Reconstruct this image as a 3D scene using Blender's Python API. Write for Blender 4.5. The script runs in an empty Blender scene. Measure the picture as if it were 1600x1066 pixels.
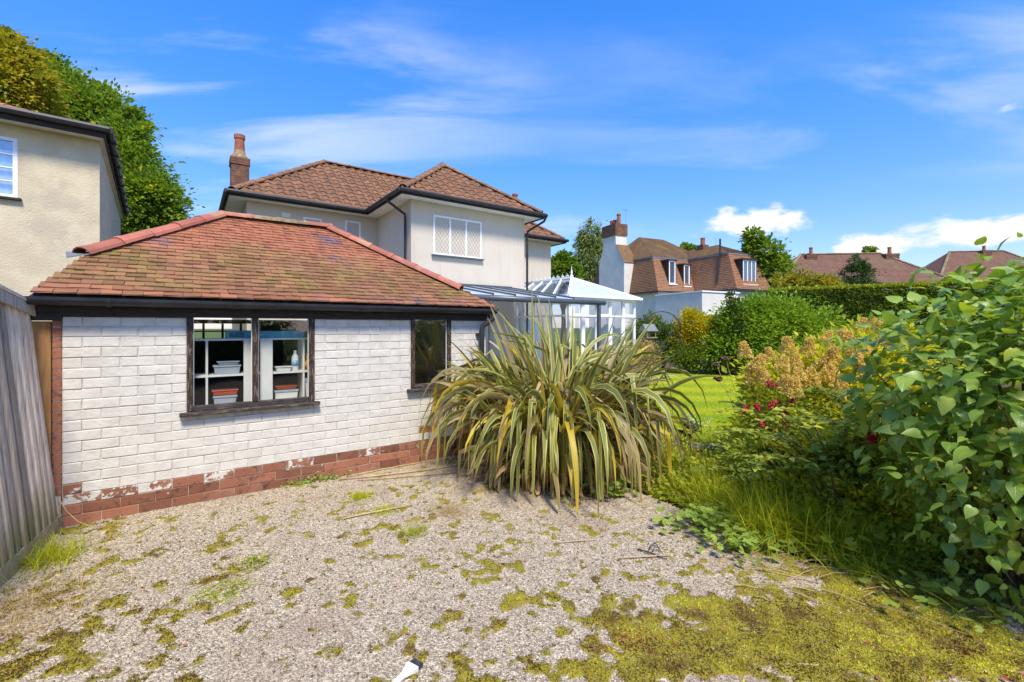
import bpy, math, random
import numpy as np
from mathutils import Vector, Matrix
random.seed(7); RNG = np.random.default_rng(7)
R = math.radians
SC = bpy.context.scene
COL = SC.collection

# ------------------------------------------------------------------ camera
CAMH = 1.6
cam = bpy.data.cameras.new('camera'); camo = bpy.data.objects.new('camera', cam); COL.objects.link(camo)
cam.sensor_width = 36.0; cam.lens = 36.0*711/1600; cam.shift_y = -21/1600
cam.clip_start = 0.05; cam.clip_end = 3000
camo.location = (0, 0, CAMH); camo.rotation_euler = (R(90), 0, 0)
SC.camera = camo

# ------------------------------------------------------------------ node helper
class NT:
    def __init__(s, tree):
        s.t = tree; s.t.nodes.clear()
    def n(s, typ, **k):
        nd = s.t.nodes.new(typ)
        for a, b in k.items():
            if a.startswith('i_'):
                key = a[2:]
                key = int(key) if key.isdigit() else key.replace('_', ' ')
                s.set(nd, key, b)
            else: setattr(nd, a, b)
        return nd
    def set(s, nd, key, b):
        if isinstance(b, bpy.types.NodeSocket): s.t.links.new(b, nd.inputs[key])
        elif isinstance(b, bpy.types.Node): s.t.links.new(b.outputs[0], nd.inputs[key])
        else: nd.inputs[key].default_value = b
    def math(s, op, a, b=0.0, c=0.0, clamp=False):
        nd = s.n('ShaderNodeMath', operation=op, use_clamp=clamp)
        s.set(nd, 0, a); s.set(nd, 1, b)
        if op in ('MULTIPLY_ADD',): s.set(nd, 2, c)
        return nd.outputs[0]
    def mix(s, fac, a, b, blend='MIX'):
        nd = s.n('ShaderNodeMix', data_type='RGBA', blend_type=blend)
        s.set(nd, 0, fac)
        for k, x in ((6, a), (7, b)):
            if isinstance(x, tuple) and len(x) == 3: x = (*x, 1)
            s.set(nd, k, x)
        return nd.outputs[2]
    def noise(s, scale, vec=None, detail=4, rough=.55, dist=0.0):
        nd = s.n('ShaderNodeTexNoise'); nd.inputs['Scale'].default_value = scale
        nd.inputs['Detail'].default_value = detail; nd.inputs['Roughness'].default_value = rough
        nd.inputs['Distortion'].default_value = dist
        if vec is not None: s.set(nd, 'Vector', vec)
        return nd.outputs[0]
    def ramp(s, fac, *st):
        nd = s.n('ShaderNodeValToRGB'); s.set(nd, 0, fac)
        cr = nd.color_ramp
        while len(cr.elements) < len(st): cr.elements.new(.5)
        for e, (p, c) in zip(cr.elements, st):
            e.position = p
            e.color = (*c, 1) if isinstance(c, tuple) else (c, c, c, 1)
        return nd.outputs[0]
    def smooth(s, x, lo, hi):
        nd = s.n('ShaderNodeMapRange', interpolation_type='SMOOTHSTEP'); s.set(nd, 0, x)
        nd.inputs[1].default_value = lo; nd.inputs[2].default_value = hi
        return nd.outputs[0]

# ------------------------------------------------------------------ world, sun, exposure
SUN = Vector((0.21, -0.56, 0.84)).normalized()
sel = math.asin(SUN.z); saz = math.atan2(SUN.x, SUN.y)
w = bpy.data.worlds.new('World'); SC.world = w; w.use_nodes = True
N = NT(w.node_tree)
sky = N.n('ShaderNodeTexSky', sky_type='NISHITA', sun_disc=False, sun_elevation=sel, sun_rotation=saz)
sky.altitude = 50; sky.air_density = 1.0; sky.dust_density = 0.3; sky.ozone_density = 3.5
hsv = N.n('ShaderNodeHueSaturation'); hsv.inputs['Saturation'].default_value = 1.30; hsv.inputs['Value'].default_value = 1.03; N.set(hsv, 'Color', sky)
skyc = hsv.outputs[0]
tc = N.n('ShaderNodeTexCoord')
vn = N.n('ShaderNodeVectorMath', operation='NORMALIZE'); N.set(vn, 0, tc.outputs['Generated'])
sp = N.n('ShaderNodeSeparateXYZ'); N.set(sp, 0, vn.outputs[0])
x_, y_, z_ = sp.outputs
az = N.math('ARCTAN2', x_, y_); el = N.math('ARCSINE', z_)
def gauss(a0, e0, wa, we):
    a0, e0, wa, we = R(a0), R(e0), R(wa), R(we)
    a = N.math('DIVIDE', N.math('SUBTRACT', az, a0), wa); e = N.math('DIVIDE', N.math('SUBTRACT', el, e0), we)
    r2 = N.math('ADD', N.math('MULTIPLY', a, a), N.math('MULTIPLY', e, e))
    return N.math('EXPONENT', N.math('MULTIPLY', r2, -1.0))
skyc = N.mix(1.0, skyc, N.mix(N.smooth(el, .05, .65), (.86, .69, .80), (.80, .92, 1.16)), 'MULTIPLY')
# high thin cloud on a plane overhead
zc = N.math('MAXIMUM', N.math('ADD', z_, 0.12), 0.05)
pl = N.n('ShaderNodeCombineXYZ'); N.set(pl, 0, N.math('DIVIDE', x_, zc)); N.set(pl, 1, N.math('DIVIDE', y_, zc))
mp = N.n('ShaderNodeMapping'); N.set(mp, 0, pl); mp.inputs['Rotation'].default_value = (0, 0, R(-28)); mp.inputs['Scale'].default_value = (0.55, 1.7, 1)
ci = N.noise(1.1, mp, 7, .55, .5)
ci2 = N.noise(.45, pl, 3, .5, .3)
reg = gauss(-34, 26, 22, 11)
reg = N.math('ADD', reg, N.math('MULTIPLY', gauss(-17, 29, 9, 3), .9))
reg = N.math('ADD', reg, N.math('MULTIPLY', gauss(14, 17, 10, 2.2), .5))
reg = N.math('ADD', reg, N.math('MULTIPLY', gauss(42, 22, 16, 4), .6))
reg = N.math('ADD', reg, N.math('MULTIPLY', N.smooth(ci2, .42, .72), .55))
cirrus = N.math('MULTIPLY', N.smooth(ci, .45, .66), N.math('MINIMUM', reg, 1.0))
cirrus = N.math('MULTIPLY', cirrus, .85)
# low heaped cloud near the horizon
ae = N.n('ShaderNodeCombineXYZ'); N.set(ae, 0, az); N.set(ae, 1, N.math('MULTIPLY', el, 1.7))
cn = N.noise(13.0, ae, 9, .58, .25)
cr = N.math('MULTIPLY', gauss(28.0, 11.4, 8.0, 2.3), 1.0)
cr = N.math('ADD', cr, N.math('MULTIPLY', gauss(46, 8.2, 7.5, 2.0), .95))
cr = N.math('ADD', cr, N.math('MULTIPLY', gauss(37.5, 7.6, 3.5, 1.3), .75))
cr = N.math('ADD', cr, N.math('MULTIPLY', gauss(47.5, 18.0, 2.0, .8), .8))
cr = N.math('ADD', cr, N.math('MULTIPLY', gauss(-34, 12.5, 3.5, 1.8), .7))
cr = N.math('ADD', cr, N.math('MULTIPLY', gauss(120, 12, 30, 6), .8))
cr = N.math('ADD', cr, N.math('MULTIPLY', gauss(-120, 12, 40, 6), .8))
cum = N.smooth(N.math('ADD', N.math('MULTIPLY', cr, .55), cn), .78, 1.02)
haze_ = N.math('MULTIPLY', N.math('EXPONENT', N.math('MULTIPLY', N.math('ABSOLUTE', el), -7.5)), .38)
skyc = N.mix(haze_, skyc, (1.6, 2.3, 3.4))
c1 = N.mix(cirrus, skyc, (3.3, 3.5, 3.9))
c2 = N.mix(cum, c1, (3.75, 3.75, 3.85))
bg = N.n('ShaderNodeBackground'); N.set(bg, 'Color', c2); bg.inputs['Strength'].default_value = 0.15
wo = N.n('ShaderNodeOutputWorld'); N.set(wo, 0, bg)

sl = bpy.data.lights.new('sun', 'SUN'); so = bpy.data.objects.new('sun', sl); COL.objects.link(so)
sl.energy = 3.1; sl.angle = R(12); sl.color = (1, .90, .74)
so.rotation_euler = SUN.to_track_quat('Z', 'Y').to_euler()
SC.view_settings.view_transform = 'Standard'; SC.view_settings.look = 'None'
SC.view_settings.exposure = 0.95; SC.view_settings.gamma = 1; SC.view_settings.use_curve_mapping = False
SC.cycles.max_bounces = 8; SC.cycles.transparent_max_bounces = 12
SC.cycles.use_denoising = True

# ------------------------------------------------------------------ materials
MATS = {}
def newmat(name):
    m = bpy.data.materials.new(name); m.use_nodes = True; MATS[name] = m
    return m, NT(m.node_tree)
def finish(N, color, rough=.8, normal=None, spec=.4, metallic=0.0, **kw):
    b = N.n('ShaderNodeBsdfPrincipled')
    if isinstance(color, tuple): color = (*color, 1)
    N.set(b, 'Base Color', color); N.set(b, 'Roughness', rough); b.inputs['Specular IOR Level'].default_value = spec
    N.set(b, 'Metallic', metallic)
    if normal is not None: N.set(b, 'Normal', normal)
    o = N.n('ShaderNodeOutputMaterial'); N.set(o, 0, b)
    return b
def bump(N, h, strength=.4, dist=.01):
    b = N.n('ShaderNodeBump'); b.inputs['Strength'].default_value = strength; b.inputs['Distance'].default_value = dist
    N.set(b, 'Height', h); return b.outputs[0]
def noisy(name, c1, c2, scale=8, rough=.8, bs=.3, bd=.01, c3=None, spec=.35, rnd=0.0, stretch=None, metallic=0, bscale=None, lo=.35, hi=.65):
    m, N = newmat(name)
    tc = N.n('ShaderNodeTexCoord'); vec = tc.outputs['Object']
    if stretch:
        mp = N.n('ShaderNodeMapping'); N.set(mp, 0, vec); mp.inputs['Scale'].default_value = stretch; vec = mp.outputs[0]
    oi = N.n('ShaderNodeObjectInfo')
    off = N.n('ShaderNodeVectorMath', operation='ADD'); N.set(off, 0, vec)
    sc = N.n('ShaderNodeVectorMath', operation='SCALE'); N.set(sc, 0, (7.3, 3.1, 5.7)); N.set(sc, 'Scale', oi.outputs['Random'])
    N.set(off, 1, sc.outputs[0]); vec = off.outputs[0]
    f = N.noise(scale, vec, 6, .6)
    col = N.mix(N.smooth(f, lo, hi), c1, c2)
    if c3 is not None: col = N.mix(N.smooth(N.noise(scale*.37, vec, 5, .65), .52, .66), col, c3)
    if rnd:
        h = N.n('ShaderNodeHueSaturation'); N.set(h, 'Color', col)
        N.set(h, 'Value', N.math('MULTIPLY_ADD', oi.outputs['Random'], rnd*2, 1-rnd)); col = h.outputs[0]
    nm = bump(N, N.noise(bscale or scale*4, vec, 5, .6), bs, bd) if bs else None
    finish(N, col, rough, nm, spec, metallic); return m
def leafmat(name, dark, light, alt=None, trans=.35, rough=.5, use_obj=False, alt_lo=.75):
    m, N = newmat(name)
    if use_obj:
        f = N.n('ShaderNodeObjectInfo').outputs['Random']
    else:
        f = N.n('ShaderNodeAttribute', attribute_name='tint').outputs['Fac']
    col = N.mix(f, dark, light)
    if alt is not None: col = N.mix(N.smooth(f, alt_lo, 1.0), col, alt)
    b = N.n('ShaderNodeBsdfPrincipled'); N.set(b, 'Base Color', col); b.inputs['Roughness'].default_value = rough
    b.inputs['Specular IOR Level'].default_value = .18
    t = N.n('ShaderNodeBsdfTranslucent')
    N.set(t, 'Color', N.mix(1.0, col, (1.5, 1.35, .55), 'MULTIPLY'))
    mx = N.n('ShaderNodeMixShader'); mx.inputs[0].default_value = trans; N.set(mx, 1, b.outputs[0]); N.set(mx, 2, t.outputs[0])
    o = N.n('ShaderNodeOutputMaterial'); N.set(o, 0, mx.outputs[0]); return m

# painted brick: white paint, worn off the low courses
def brickmat(name, keep, red=(.23, .085, .045)):
    m, N = newmat(name)
    tc = N.n('ShaderNodeTexCoord'); oi = N.n('ShaderNodeObjectInfo')
    sc = N.n('ShaderNodeVectorMath', operation='SCALE'); N.set(sc, 0, (9., 4., 6.)); N.set(sc, 'Scale', oi.outputs['Random'])
    off = N.n('ShaderNodeVectorMath', operation='ADD'); N.set(off, 0, tc.outputs['Object']); N.set(off, 1, sc.outputs[0])
    v = off.outputs[0]
    fine = N.noise(60, v, 6, .65)
    paint = N.mix(N.smooth(N.noise(9, v, 5, .6), .35, .7), (.63, .60, .525), (.54, .51, .44))
    paint = N.mix(N.smooth(fine, .62, .75), paint, (.47, .43, .35))
    rd = N.mix(fine, red, (red[0]*1.35, red[1]*1.6, red[2]*1.8))
    rd = N.mix(N.smooth(N.noise(14, v, 4, .6), .52, .7), rd, (.13, .06, .045))
    hh = N.n('ShaderNodeHueSaturation'); N.set(hh, 'Color', rd); N.set(hh, 'Value', N.math('MULTIPLY_ADD', oi.outputs['Random'], .6, .7)); rd = hh.outputs[0]
    wear = N.noise(11, v, 8, .68, .4)
    msk = N.smooth(wear, keep-.02, keep+.02)          # 1 = bare
    col = N.mix(msk, paint, rd)
    hgt = N.math('SUBTRACT', N.math('MULTIPLY', N.noise(38, v, 6, .6), .8), N.math('MULTIPLY', msk, .5))
    grime = N.math('MULTIPLY', N.smooth(N.noise(2.3, v, 7, .7), .52, .72), .28)
    col = N.mix(grime, col, (.40, .34, .25))
    finish(N, col, N.math('MULTIPLY_ADD', msk, .35, .55), bump(N, hgt, .8, .009), .3); return m
brickmat('brick_painted', .705); brickmat('brick_worn', .50); brickmat('brick_bare', .36); brickmat('brick_raw', .0)
brickmat('brick_orange', .40, (.42, .15, .05))
m, N = newmat('mortar'); tc = N.n('ShaderNodeTexCoord'); sp = N.n('ShaderNodeSeparateXYZ'); N.set(sp, 0, tc.outputs['Object'])
edge = N.math('ADD', sp.outputs[2], N.math('MULTIPLY', N.math('SUBTRACT', N.noise(7, tc.outputs['Object'], 5), .5), .16))
pc = N.mix(N.smooth(N.noise(16, tc.outputs['Object'], 5), .4, .7), (.58, .54, .46), (.42, .38, .31))
finish(N, N.mix(N.smooth(edge, .2, .27), (.42, .34, .24), pc), .9, bump(N, N.noise(80, tc.outputs['Object'], 4), .5, .004))

ROOFTC = []
def rooftile(name, base, alt, moss, old):
    m, N = newmat(name); tc = N.n('ShaderNodeTexCoord'); ROOFTC.append(tc); v = tc.outputs['Object']; oi = N.n('ShaderNodeObjectInfo')
    at_ = N.n('ShaderNodeAttribute', attribute_name='rnd')
    f = N.math('FRACT', N.math('ADD', oi.outputs['Random'], at_.outputs['Fac']))
    col = N.mix(f, base, alt)
    col = N.mix(N.math('MULTIPLY', N.smooth(N.noise(9, v, 5, .65), .45, .7), .5), col, (.20, .095, .07))
    st = N.math('MULTIPLY', N.smooth(N.noise(1.9, v, 4, .6, .4), .56, .68), .65)
    col = N.mix(st, col, (.13, .10, .13))
    sp = N.n('ShaderNodeSeparateXYZ'); N.set(sp, 0, v)
    low = N.math('SUBTRACT', 1.0, N.smooth(N.math('ADD', sp.outputs[2], N.math('MULTIPLY', N.math('SUBTRACT', N.noise(1.2, v, 4), .5), .5)), 2.25, 2.62))
    eave = N.smooth(sp.outputs[2], 1.90, 1.99)
    old_ = N.math('MULTIPLY', low, N.math('MULTIPLY_ADD', eave, .75, .25))
    col = N.mix(N.math('MULTIPLY', old_, .75), col, N.mix(N.noise(22, v, 5, .7), old, (.17, .09, .05)))
    mk = N.math('MULTIPLY', N.smooth(N.math('ADD', N.noise(3.3, v, 4, .6), N.math('MULTIPLY', N.math('SUBTRACT', N.noise(34, v, 6, .7), .5), .9)), .46, .62), old_)
    col = N.mix(N.math('MULTIPLY', mk, moss), col, N.mix(N.noise(50, v, 4, .7), (.13, .095, .03), (.29, .20, .05)))
    hh = N.n('ShaderNodeHueSaturation'); N.set(hh, 'Color', col); N.set(hh, 'Value', N.math('MULTIPLY_ADD', N.math('ADD', N.math('MULTIPLY', f, .6), N.math('MULTIPLY', N.noise(2.6, v, 6, .7), .8)), .85, .42))
    finish(N, hh.outputs[0], .85, bump(N, N.math('ADD', N.noise(45, v, 6, .65), N.math('MULTIPLY', mk, .6)), .5, .006), .3)
rooftile('tile_old', (.32, .125, .058), (.17, .07, .04), .9, (.235, .125, .05))
rooftile('tile_red', (.42, .165, .078), (.27, .10, .052), .8, (.28, .14, .06))
noisy('ridge_red', (.42, .14, .085), (.32, .11, .07), 5, .7, .3, .004, rnd=.2, c3=(.42, .2, .12))
noisy('ridge_grey', (.32, .22, .13), (.14, .11, .06), 12, .95, .6, .008, rnd=.2, c3=(.2, .17, .05))
noisy('house_tile', (.235, .115, .055), (.15, .075, .04), 5, .85, .35, .006, rnd=.2, c3=(.13, .075, .045))
noisy('black_plastic', (.020, .021, .024), (.034, .035, .038), 6, .5, .1, .002, spec=.35)
noisy('black_timber', (.018, .016, .015), (.045, .035, .028), 14, .75, .5, .004, stretch=(1, 1, 6), c3=(.028, .022, .02))
noisy('peeling_timber', (.018, .015, .013), (.075, .045, .028), 26, .85, .9, .005, stretch=(6, 6, 1), c3=(.20, .15, .11), lo=.42, hi=.6)
noisy('peeling_sill', (.032, .028, .027), (.07, .052, .042), 24, .8, .8, .004, stretch=(1, 6, 6), c3=(.18, .14, .11), lo=.42, hi=.62)
noisy('white_paint', (.78, .76, .70), (.70, .68, .62), 4, .4, .08, .002)
noisy('white_upvc', (.80, .81, .82), (.74, .75, .77), 3, .3, 0)
noisy('soffit', (.74, .71, .63), (.64, .61, .54), 5, .6, .1, .002)
m, N = newmat('render_cream'); tc = N.n('ShaderNodeTexCoord'); v = tc.outputs['Object']
mp = N.n('ShaderNodeMapping'); N.set(mp, 0, v); mp.inputs['Scale'].default_value = (3.2, 3.2, .22)
col = N.mix(N.smooth(N.noise(1.6, v, 6, .65), .35, .7), (.57, .51, .41), (.54, .48, .385))
col = N.mix(N.math('MULTIPLY', N.smooth(N.noise(2.0, mp, 6, .7), .52, .75), .35), col, (.36, .32, .24))
finish(N, col, .88, bump(N, N.noise(60, v, 5, .65), .5, .008), .3)
noisy('render_rough', (.62, .535, .365), (.53, .45, .30), 3.0, .95, 1.0, .010, c3=(.49, .42, .30), bscale=42)
noisy('render_white', (.66, .635, .58), (.59, .57, .52), 2.0, .85, .2, .006, c3=(.60, .56, .49), bscale=18)
noisy('slate_paint', (.055, .07, .085), (.075, .09, .105), 4, .35, 0, spec=.5)
noisy('timber_post', (.30, .145, .045), (.40, .21, .075), 5, .8, .4, .004, stretch=(7, 7, 1), c3=(.17, .075, .03))
noisy('curtain', (.74, .77, .80), (.56, .60, .67), 3, .9, .2, .01, stretch=(5, 5, 1))  # pale cloth; bluish white mottling also paints the cloudy sky mirrored in panes
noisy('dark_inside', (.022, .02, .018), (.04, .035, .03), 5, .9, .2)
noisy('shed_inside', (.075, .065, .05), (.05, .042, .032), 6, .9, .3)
noisy('chimney_brick', (.19, .085, .05), (.095, .06, .045), 7, .9, .6, .01, c3=(.24, .12, .06))
noisy('pot_clay', (.33, .12, .06), (.24, .09, .05), 8, .8, .3, .005)
noisy('lead', (.18, .19, .20), (.25, .26, .27), 6, .55, .1, metallic=.3)
noisy('lead_came', (.24, .24, .25), (.34, .34, .35), 6, .5, 0)
noisy('bark', (.10, .075, .05), (.055, .042, .03), 6, .9, .8, .03, stretch=(3, 3, .7))
noisy('twig', (.13, .08, .05), (.08, .05, .035), 20, .85, .4, .003)
noisy('dry_stem', (.50, .38, .20), (.36, .25, .12), 12, .8, .3, .003)
noisy('stone', (.30, .27, .25), (.20, .18, .165), 7, .9, .6, .01, c3=(.25, .22, .16))
noisy('iron', (.05, .055, .06), (.03, .032, .035), 10, .5, .1)
noisy('bird_wood', (.30, .22, .15), (.2, .15, .1), 8, .8, .3)
noisy('orange_plastic', (.62, .10, .03), (.55, .08, .025), 5, .35, 0)
noisy('blue_card', (.09, .33, .42), (.12, .38, .46), 5, .6, 0)
noisy('blue_print', (.03, .15, .24), (.02, .11, .18), 5, .6, 0)
noisy('label_blue', (.12, .28, .5), (.35, .5, .68), 30, .5, 0)
noisy('grey_plastic', (.34, .37, .42), (.40, .43, .48), 5, .3, 0)
noisy('milky_plastic', (.72, .71, .66), (.66, .65, .6), 5, .35, 0)
noisy('yellow_rubber', (.72, .36, .02), (.60, .28, .02), 9, .5, .3, .005)
noisy('red_flower', (.42, .012, .02), (.26, .01, .03), 30, .6, 0)
noisy('brown_head', (.10, .05, .035), (.16, .085, .05), 40, .9, .5)
noisy('bristle', (.02, .022, .028), (.05, .055, .065), 60, .8, .6, .003, stretch=(1, 1, 8))

m, N = newmat('fence_wood'); tc = N.n('ShaderNodeTexCoord'); oi = N.n('ShaderNodeObjectInfo')
sc = N.n('ShaderNodeVectorMath', operation='SCALE'); N.set(sc, 0, (5., 8., 3.)); N.set(sc, 'Scale', oi.outputs['Random'])
off = N.n('ShaderNodeVectorMath', operation='ADD'); N.set(off, 0, tc.outputs['Object']); N.set(off, 1, sc.outputs[0])
mp = N.n('ShaderNodeMapping'); N.set(mp, 0, off); mp.inputs['Scale'].default_value = (22, 22, .6)
g = N.noise(3.2, mp, 8, .65, .6)
col = N.ramp(g, (.25, (.17, .125, .09)), (.45, (.44, .355, .26)), (.58, (.60, .50, .39)), (.75, (.32, .25, .18)))
hh = N.n('ShaderNodeHueSaturation'); N.set(hh, 'Color', col); N.set(hh, 'Value', N.math('MULTIPLY_ADD', oi.outputs['Random'], 1.1, .65)); col = hh.outputs[0]
sp = N.n('ShaderNodeSeparateXYZ'); N.set(sp, 0, tc.outputs['Object'])
alg = N.math('MULTIPLY', N.smooth(N.math('MULTIPLY_ADD', N.noise(4, off, 4), .5, N.math('MULTIPLY', sp.outputs[2], -1)), -.35, .25), .8)
finish(N, N.mix(alg, col, (.19, .17, .035)), .9, bump(N, g, .6, .006), .2)

m, N = newmat('gravel'); tc = N.n('ShaderNodeTexCoord'); at = N.n('ShaderNodeAttribute', attribute_name='moss')
v = tc.outputs['Object']
vo = N.n('ShaderNodeTexVoronoi'); vo.inputs['Scale'].default_value = 105; N.set(vo, 'Vector', v)
spc = N.n('ShaderNodeSeparateColor'); N.set(spc, 0, vo.outputs['Color'])
col = N.ramp(spc.outputs[0], (0, (.19, .15, .105)), (.3, (.36, .295, .20)), (.6, (.52, .435, .30)), (.85, (.60, .49, .34)), (1, (.74, .66, .50)))
big = N.noise(1.5, v, 5, .6)
col = N.mix(N.math('MULTIPLY', N.smooth(big, .5, .68), .5), col, (.30, .20, .145))
col = N.mix(N.math('MULTIPLY', N.smooth(vo.outputs['Distance'], .35, .75), .45), col, (.15, .115, .085))
ms = N.mix(N.noise(12, v, 5, .7), (.12, .08, .015), (.42, .37, .03))
ms = N.mix(N.smooth(N.noise(5, v, 4), .5, .7), ms, (.12, .065, .02))
mk = N.smooth(N.math('ADD', at.outputs['Fac'], N.math('MULTIPLY', N.math('SUBTRACT', N.noise(45, v, 5, .7), .5), .9)), .42, .62)
col = N.mix(mk, col, ms)
finish(N, col, .92, bump(N, N.math('ADD', N.math('MULTIPLY', vo.outputs['Distance'], -1), N.math('MULTIPLY', mk, N.noise(120, v, 4, .7))), .7, .008), .25)

def attrramp(name, stops, rough=.85, spec=.3):
    m, N = newmat(name)
    f = N.n('ShaderNodeAttribute', attribute_name='tint').outputs['Fac']
    finish(N, N.ramp(f, *stops), rough, None, spec)
attrramp('pebble', ((0, (.17, .13, .10)), (.2, (.28, .22, .16)), (.42, (.43, .36, .255)), (.7, (.60, .495, .35)), (.88, (.74, .65, .485)), (1, (.9, .83, .66))))
leafmat('moss', (.12, .072, .014), (.47, .43, .03), alt=(.56, .54, .045), trans=.25, alt_lo=.85)
leafmat('moss_rust', (.13, .035, .015), (.36, .10, .02), trans=.15)
leafmat('lawn_blade', (0.170, 0.289, 0.017), (0.408, 0.510, 0.024), trans=.45)
leafmat('oak_leaf', (0.084, 0.177, 0.024), (0.285, 0.404, 0.043), alt=(0.570, 0.522, 0.071), trans=.4, alt_lo=.86)
leafmat('ash_leaf', (0.180, 0.216, 0.022), (0.468, 0.396, 0.046), alt=(0.648, 0.450, 0.072), trans=.4)
leafmat('willow_leaf', (0.115, 0.173, 0.048), (0.288, 0.346, 0.096), trans=.4)
leafmat('dark_leaf', (0.040, 0.088, 0.016), (0.144, 0.224, 0.032), trans=.3)
leafmat('hedge_leaf', (0.070, 0.140, 0.020), (0.240, 0.300, 0.036), alt=(0.520, 0.520, 0.060), trans=.35, alt_lo=.88)
leafmat('hedge_top', (0.196, 0.252, 0.017), (0.448, 0.462, 0.042), trans=.4)
leafmat('bright_leaf', (0.112, 0.224, 0.019), (0.352, 0.480, 0.048), trans=.4)
leafmat('yellow_leaf', (0.345, 0.310, 0.011), (0.644, 0.552, 0.023), trans=.4)
leafmat('conifer_leaf', (0.029, 0.072, 0.023), (0.091, 0.156, 0.039), trans=.15)
leafmat('hyd_leaf', (.34, .40, .03), (.70, .66, .05), alt=(.70, .54, .06), trans=.5, alt_lo=.8)
leafmat('cover_leaf', (.20, .27, .025), (.52, .54, .05), alt=(.55, .42, .07), trans=.4, alt_lo=.86)
leafmat('mantle_leaf', (.17, .28, .04), (.36, .46, .085), trans=.35)
leafmat('tuft_leaf', (.25, .34, .015), (.62, .62, .04), trans=.45)
leafmat('dry_grass', (0.288, 0.216, 0.084), (0.600, 0.432, 0.192), alt=(0.264, 0.264, 0.048), trans=.3, alt_lo=.7)
leafmat('brown_leaf', (.10, .05, .03), (.17, .10, .06), trans=.2)
leafmat('dead_leaf', (0.143, 0.078, 0.039), (0.442, 0.260, 0.130), alt=(0.364, 0.065, 0.039), trans=.2, alt_lo=.85)
leafmat('bergenia_leaf', (.05, .03, .02), (.09, .12, .035), trans=.2, use_obj=False)
leafmat('panicle', (.62, .52, .13), (.74, .52, .24), alt=(.60, .62, .14), trans=.35)
leafmat('berry_leaf', (.19, .28, .04), (.46, .52, .08), alt=(.5, .45, .06), trans=.4)
leafmat('white_petal', (.7, .68, .6), (.8, .78, .7), trans=.3)

def bigleaf(name, use_obj=True):
    m, N = newmat(name)
    f = N.n('ShaderNodeObjectInfo').outputs['Random'] if use_obj else N.n('ShaderNodeAttribute', attribute_name='tint').outputs['Fac']
    uv = N.n('ShaderNodeUVMap'); sp = N.n('ShaderNodeSeparateXYZ'); N.set(sp, 0, uv.outputs[0])
    col = N.mix(f, (.12, .235, .024), (.32, .46, .06))
    col = N.mix(N.smooth(f, .86, 1), col, (.44, .48, .06))
    ax = N.math('ABSOLUTE', N.math('SUBTRACT', sp.outputs[0], .5))
    vein = N.math('SUBTRACT', 1.0, N.smooth(ax, .0, .03))
    dv = N.math('FRACT', N.math('MULTIPLY', N.math('SUBTRACT', sp.outputs[1], N.math('MULTIPLY', ax, .9)), 6.0))
    sv = N.math('MULTIPLY', N.math('SUBTRACT', 1.0, N.smooth(N.math('ABSOLUTE', N.math('SUBTRACT', dv, .5)), .0, .09)), .5)
    col = N.mix(N.math('MULTIPLY', N.math('MAXIMUM', vein, sv), .6), col, (.34, .46, .13))
    pn = N.n('ShaderNodeVectorMath', operation='ADD'); N.set(pn, 0, uv.outputs[0]); cx = N.n('ShaderNodeCombineXYZ'); N.set(cx, 0, N.math('MULTIPLY', f, 41)); N.set(cx, 1, N.math('MULTIPLY', f, 23)); N.set(pn, 1, cx)
    col = N.mix(N.math('MULTIPLY', N.smooth(N.noise(7, pn, 5, .7), .64, .70), .8), col, (.22, .13, .05))
    col = N.mix(N.math('MULTIPLY', N.smooth(N.noise(2, pn, 3, .6), .5, .7), .45), col, (.36, .46, .05))
    h = N.math('MULTIPLY', N.math('MAXIMUM', vein, sv), -1.0)
    b = N.n('ShaderNodeBsdfPrincipled'); N.set(b, 'Base Color', col); b.inputs['Roughness'].default_value = .38
    b.inputs['Specular IOR Level'].default_value = .6; N.set(b, 'Normal', bump(N, h, .35, .004))
    t = N.n('ShaderNodeBsdfTranslucent'); N.set(t, 'Color', N.mix(1.0, col, (1.7, 1.45, .5), 'MULTIPLY'))
    mx = N.n('ShaderNodeMixShader'); mx.inputs[0].default_value = .35; N.set(mx, 1, b.outputs[0]); N.set(mx, 2, t.outputs[0])
    o = N.n('ShaderNodeOutputMaterial'); N.set(o, 0, mx.outputs[0])
bigleaf('big_leaf'); bigleaf('big_leaf_joined', False)

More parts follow.
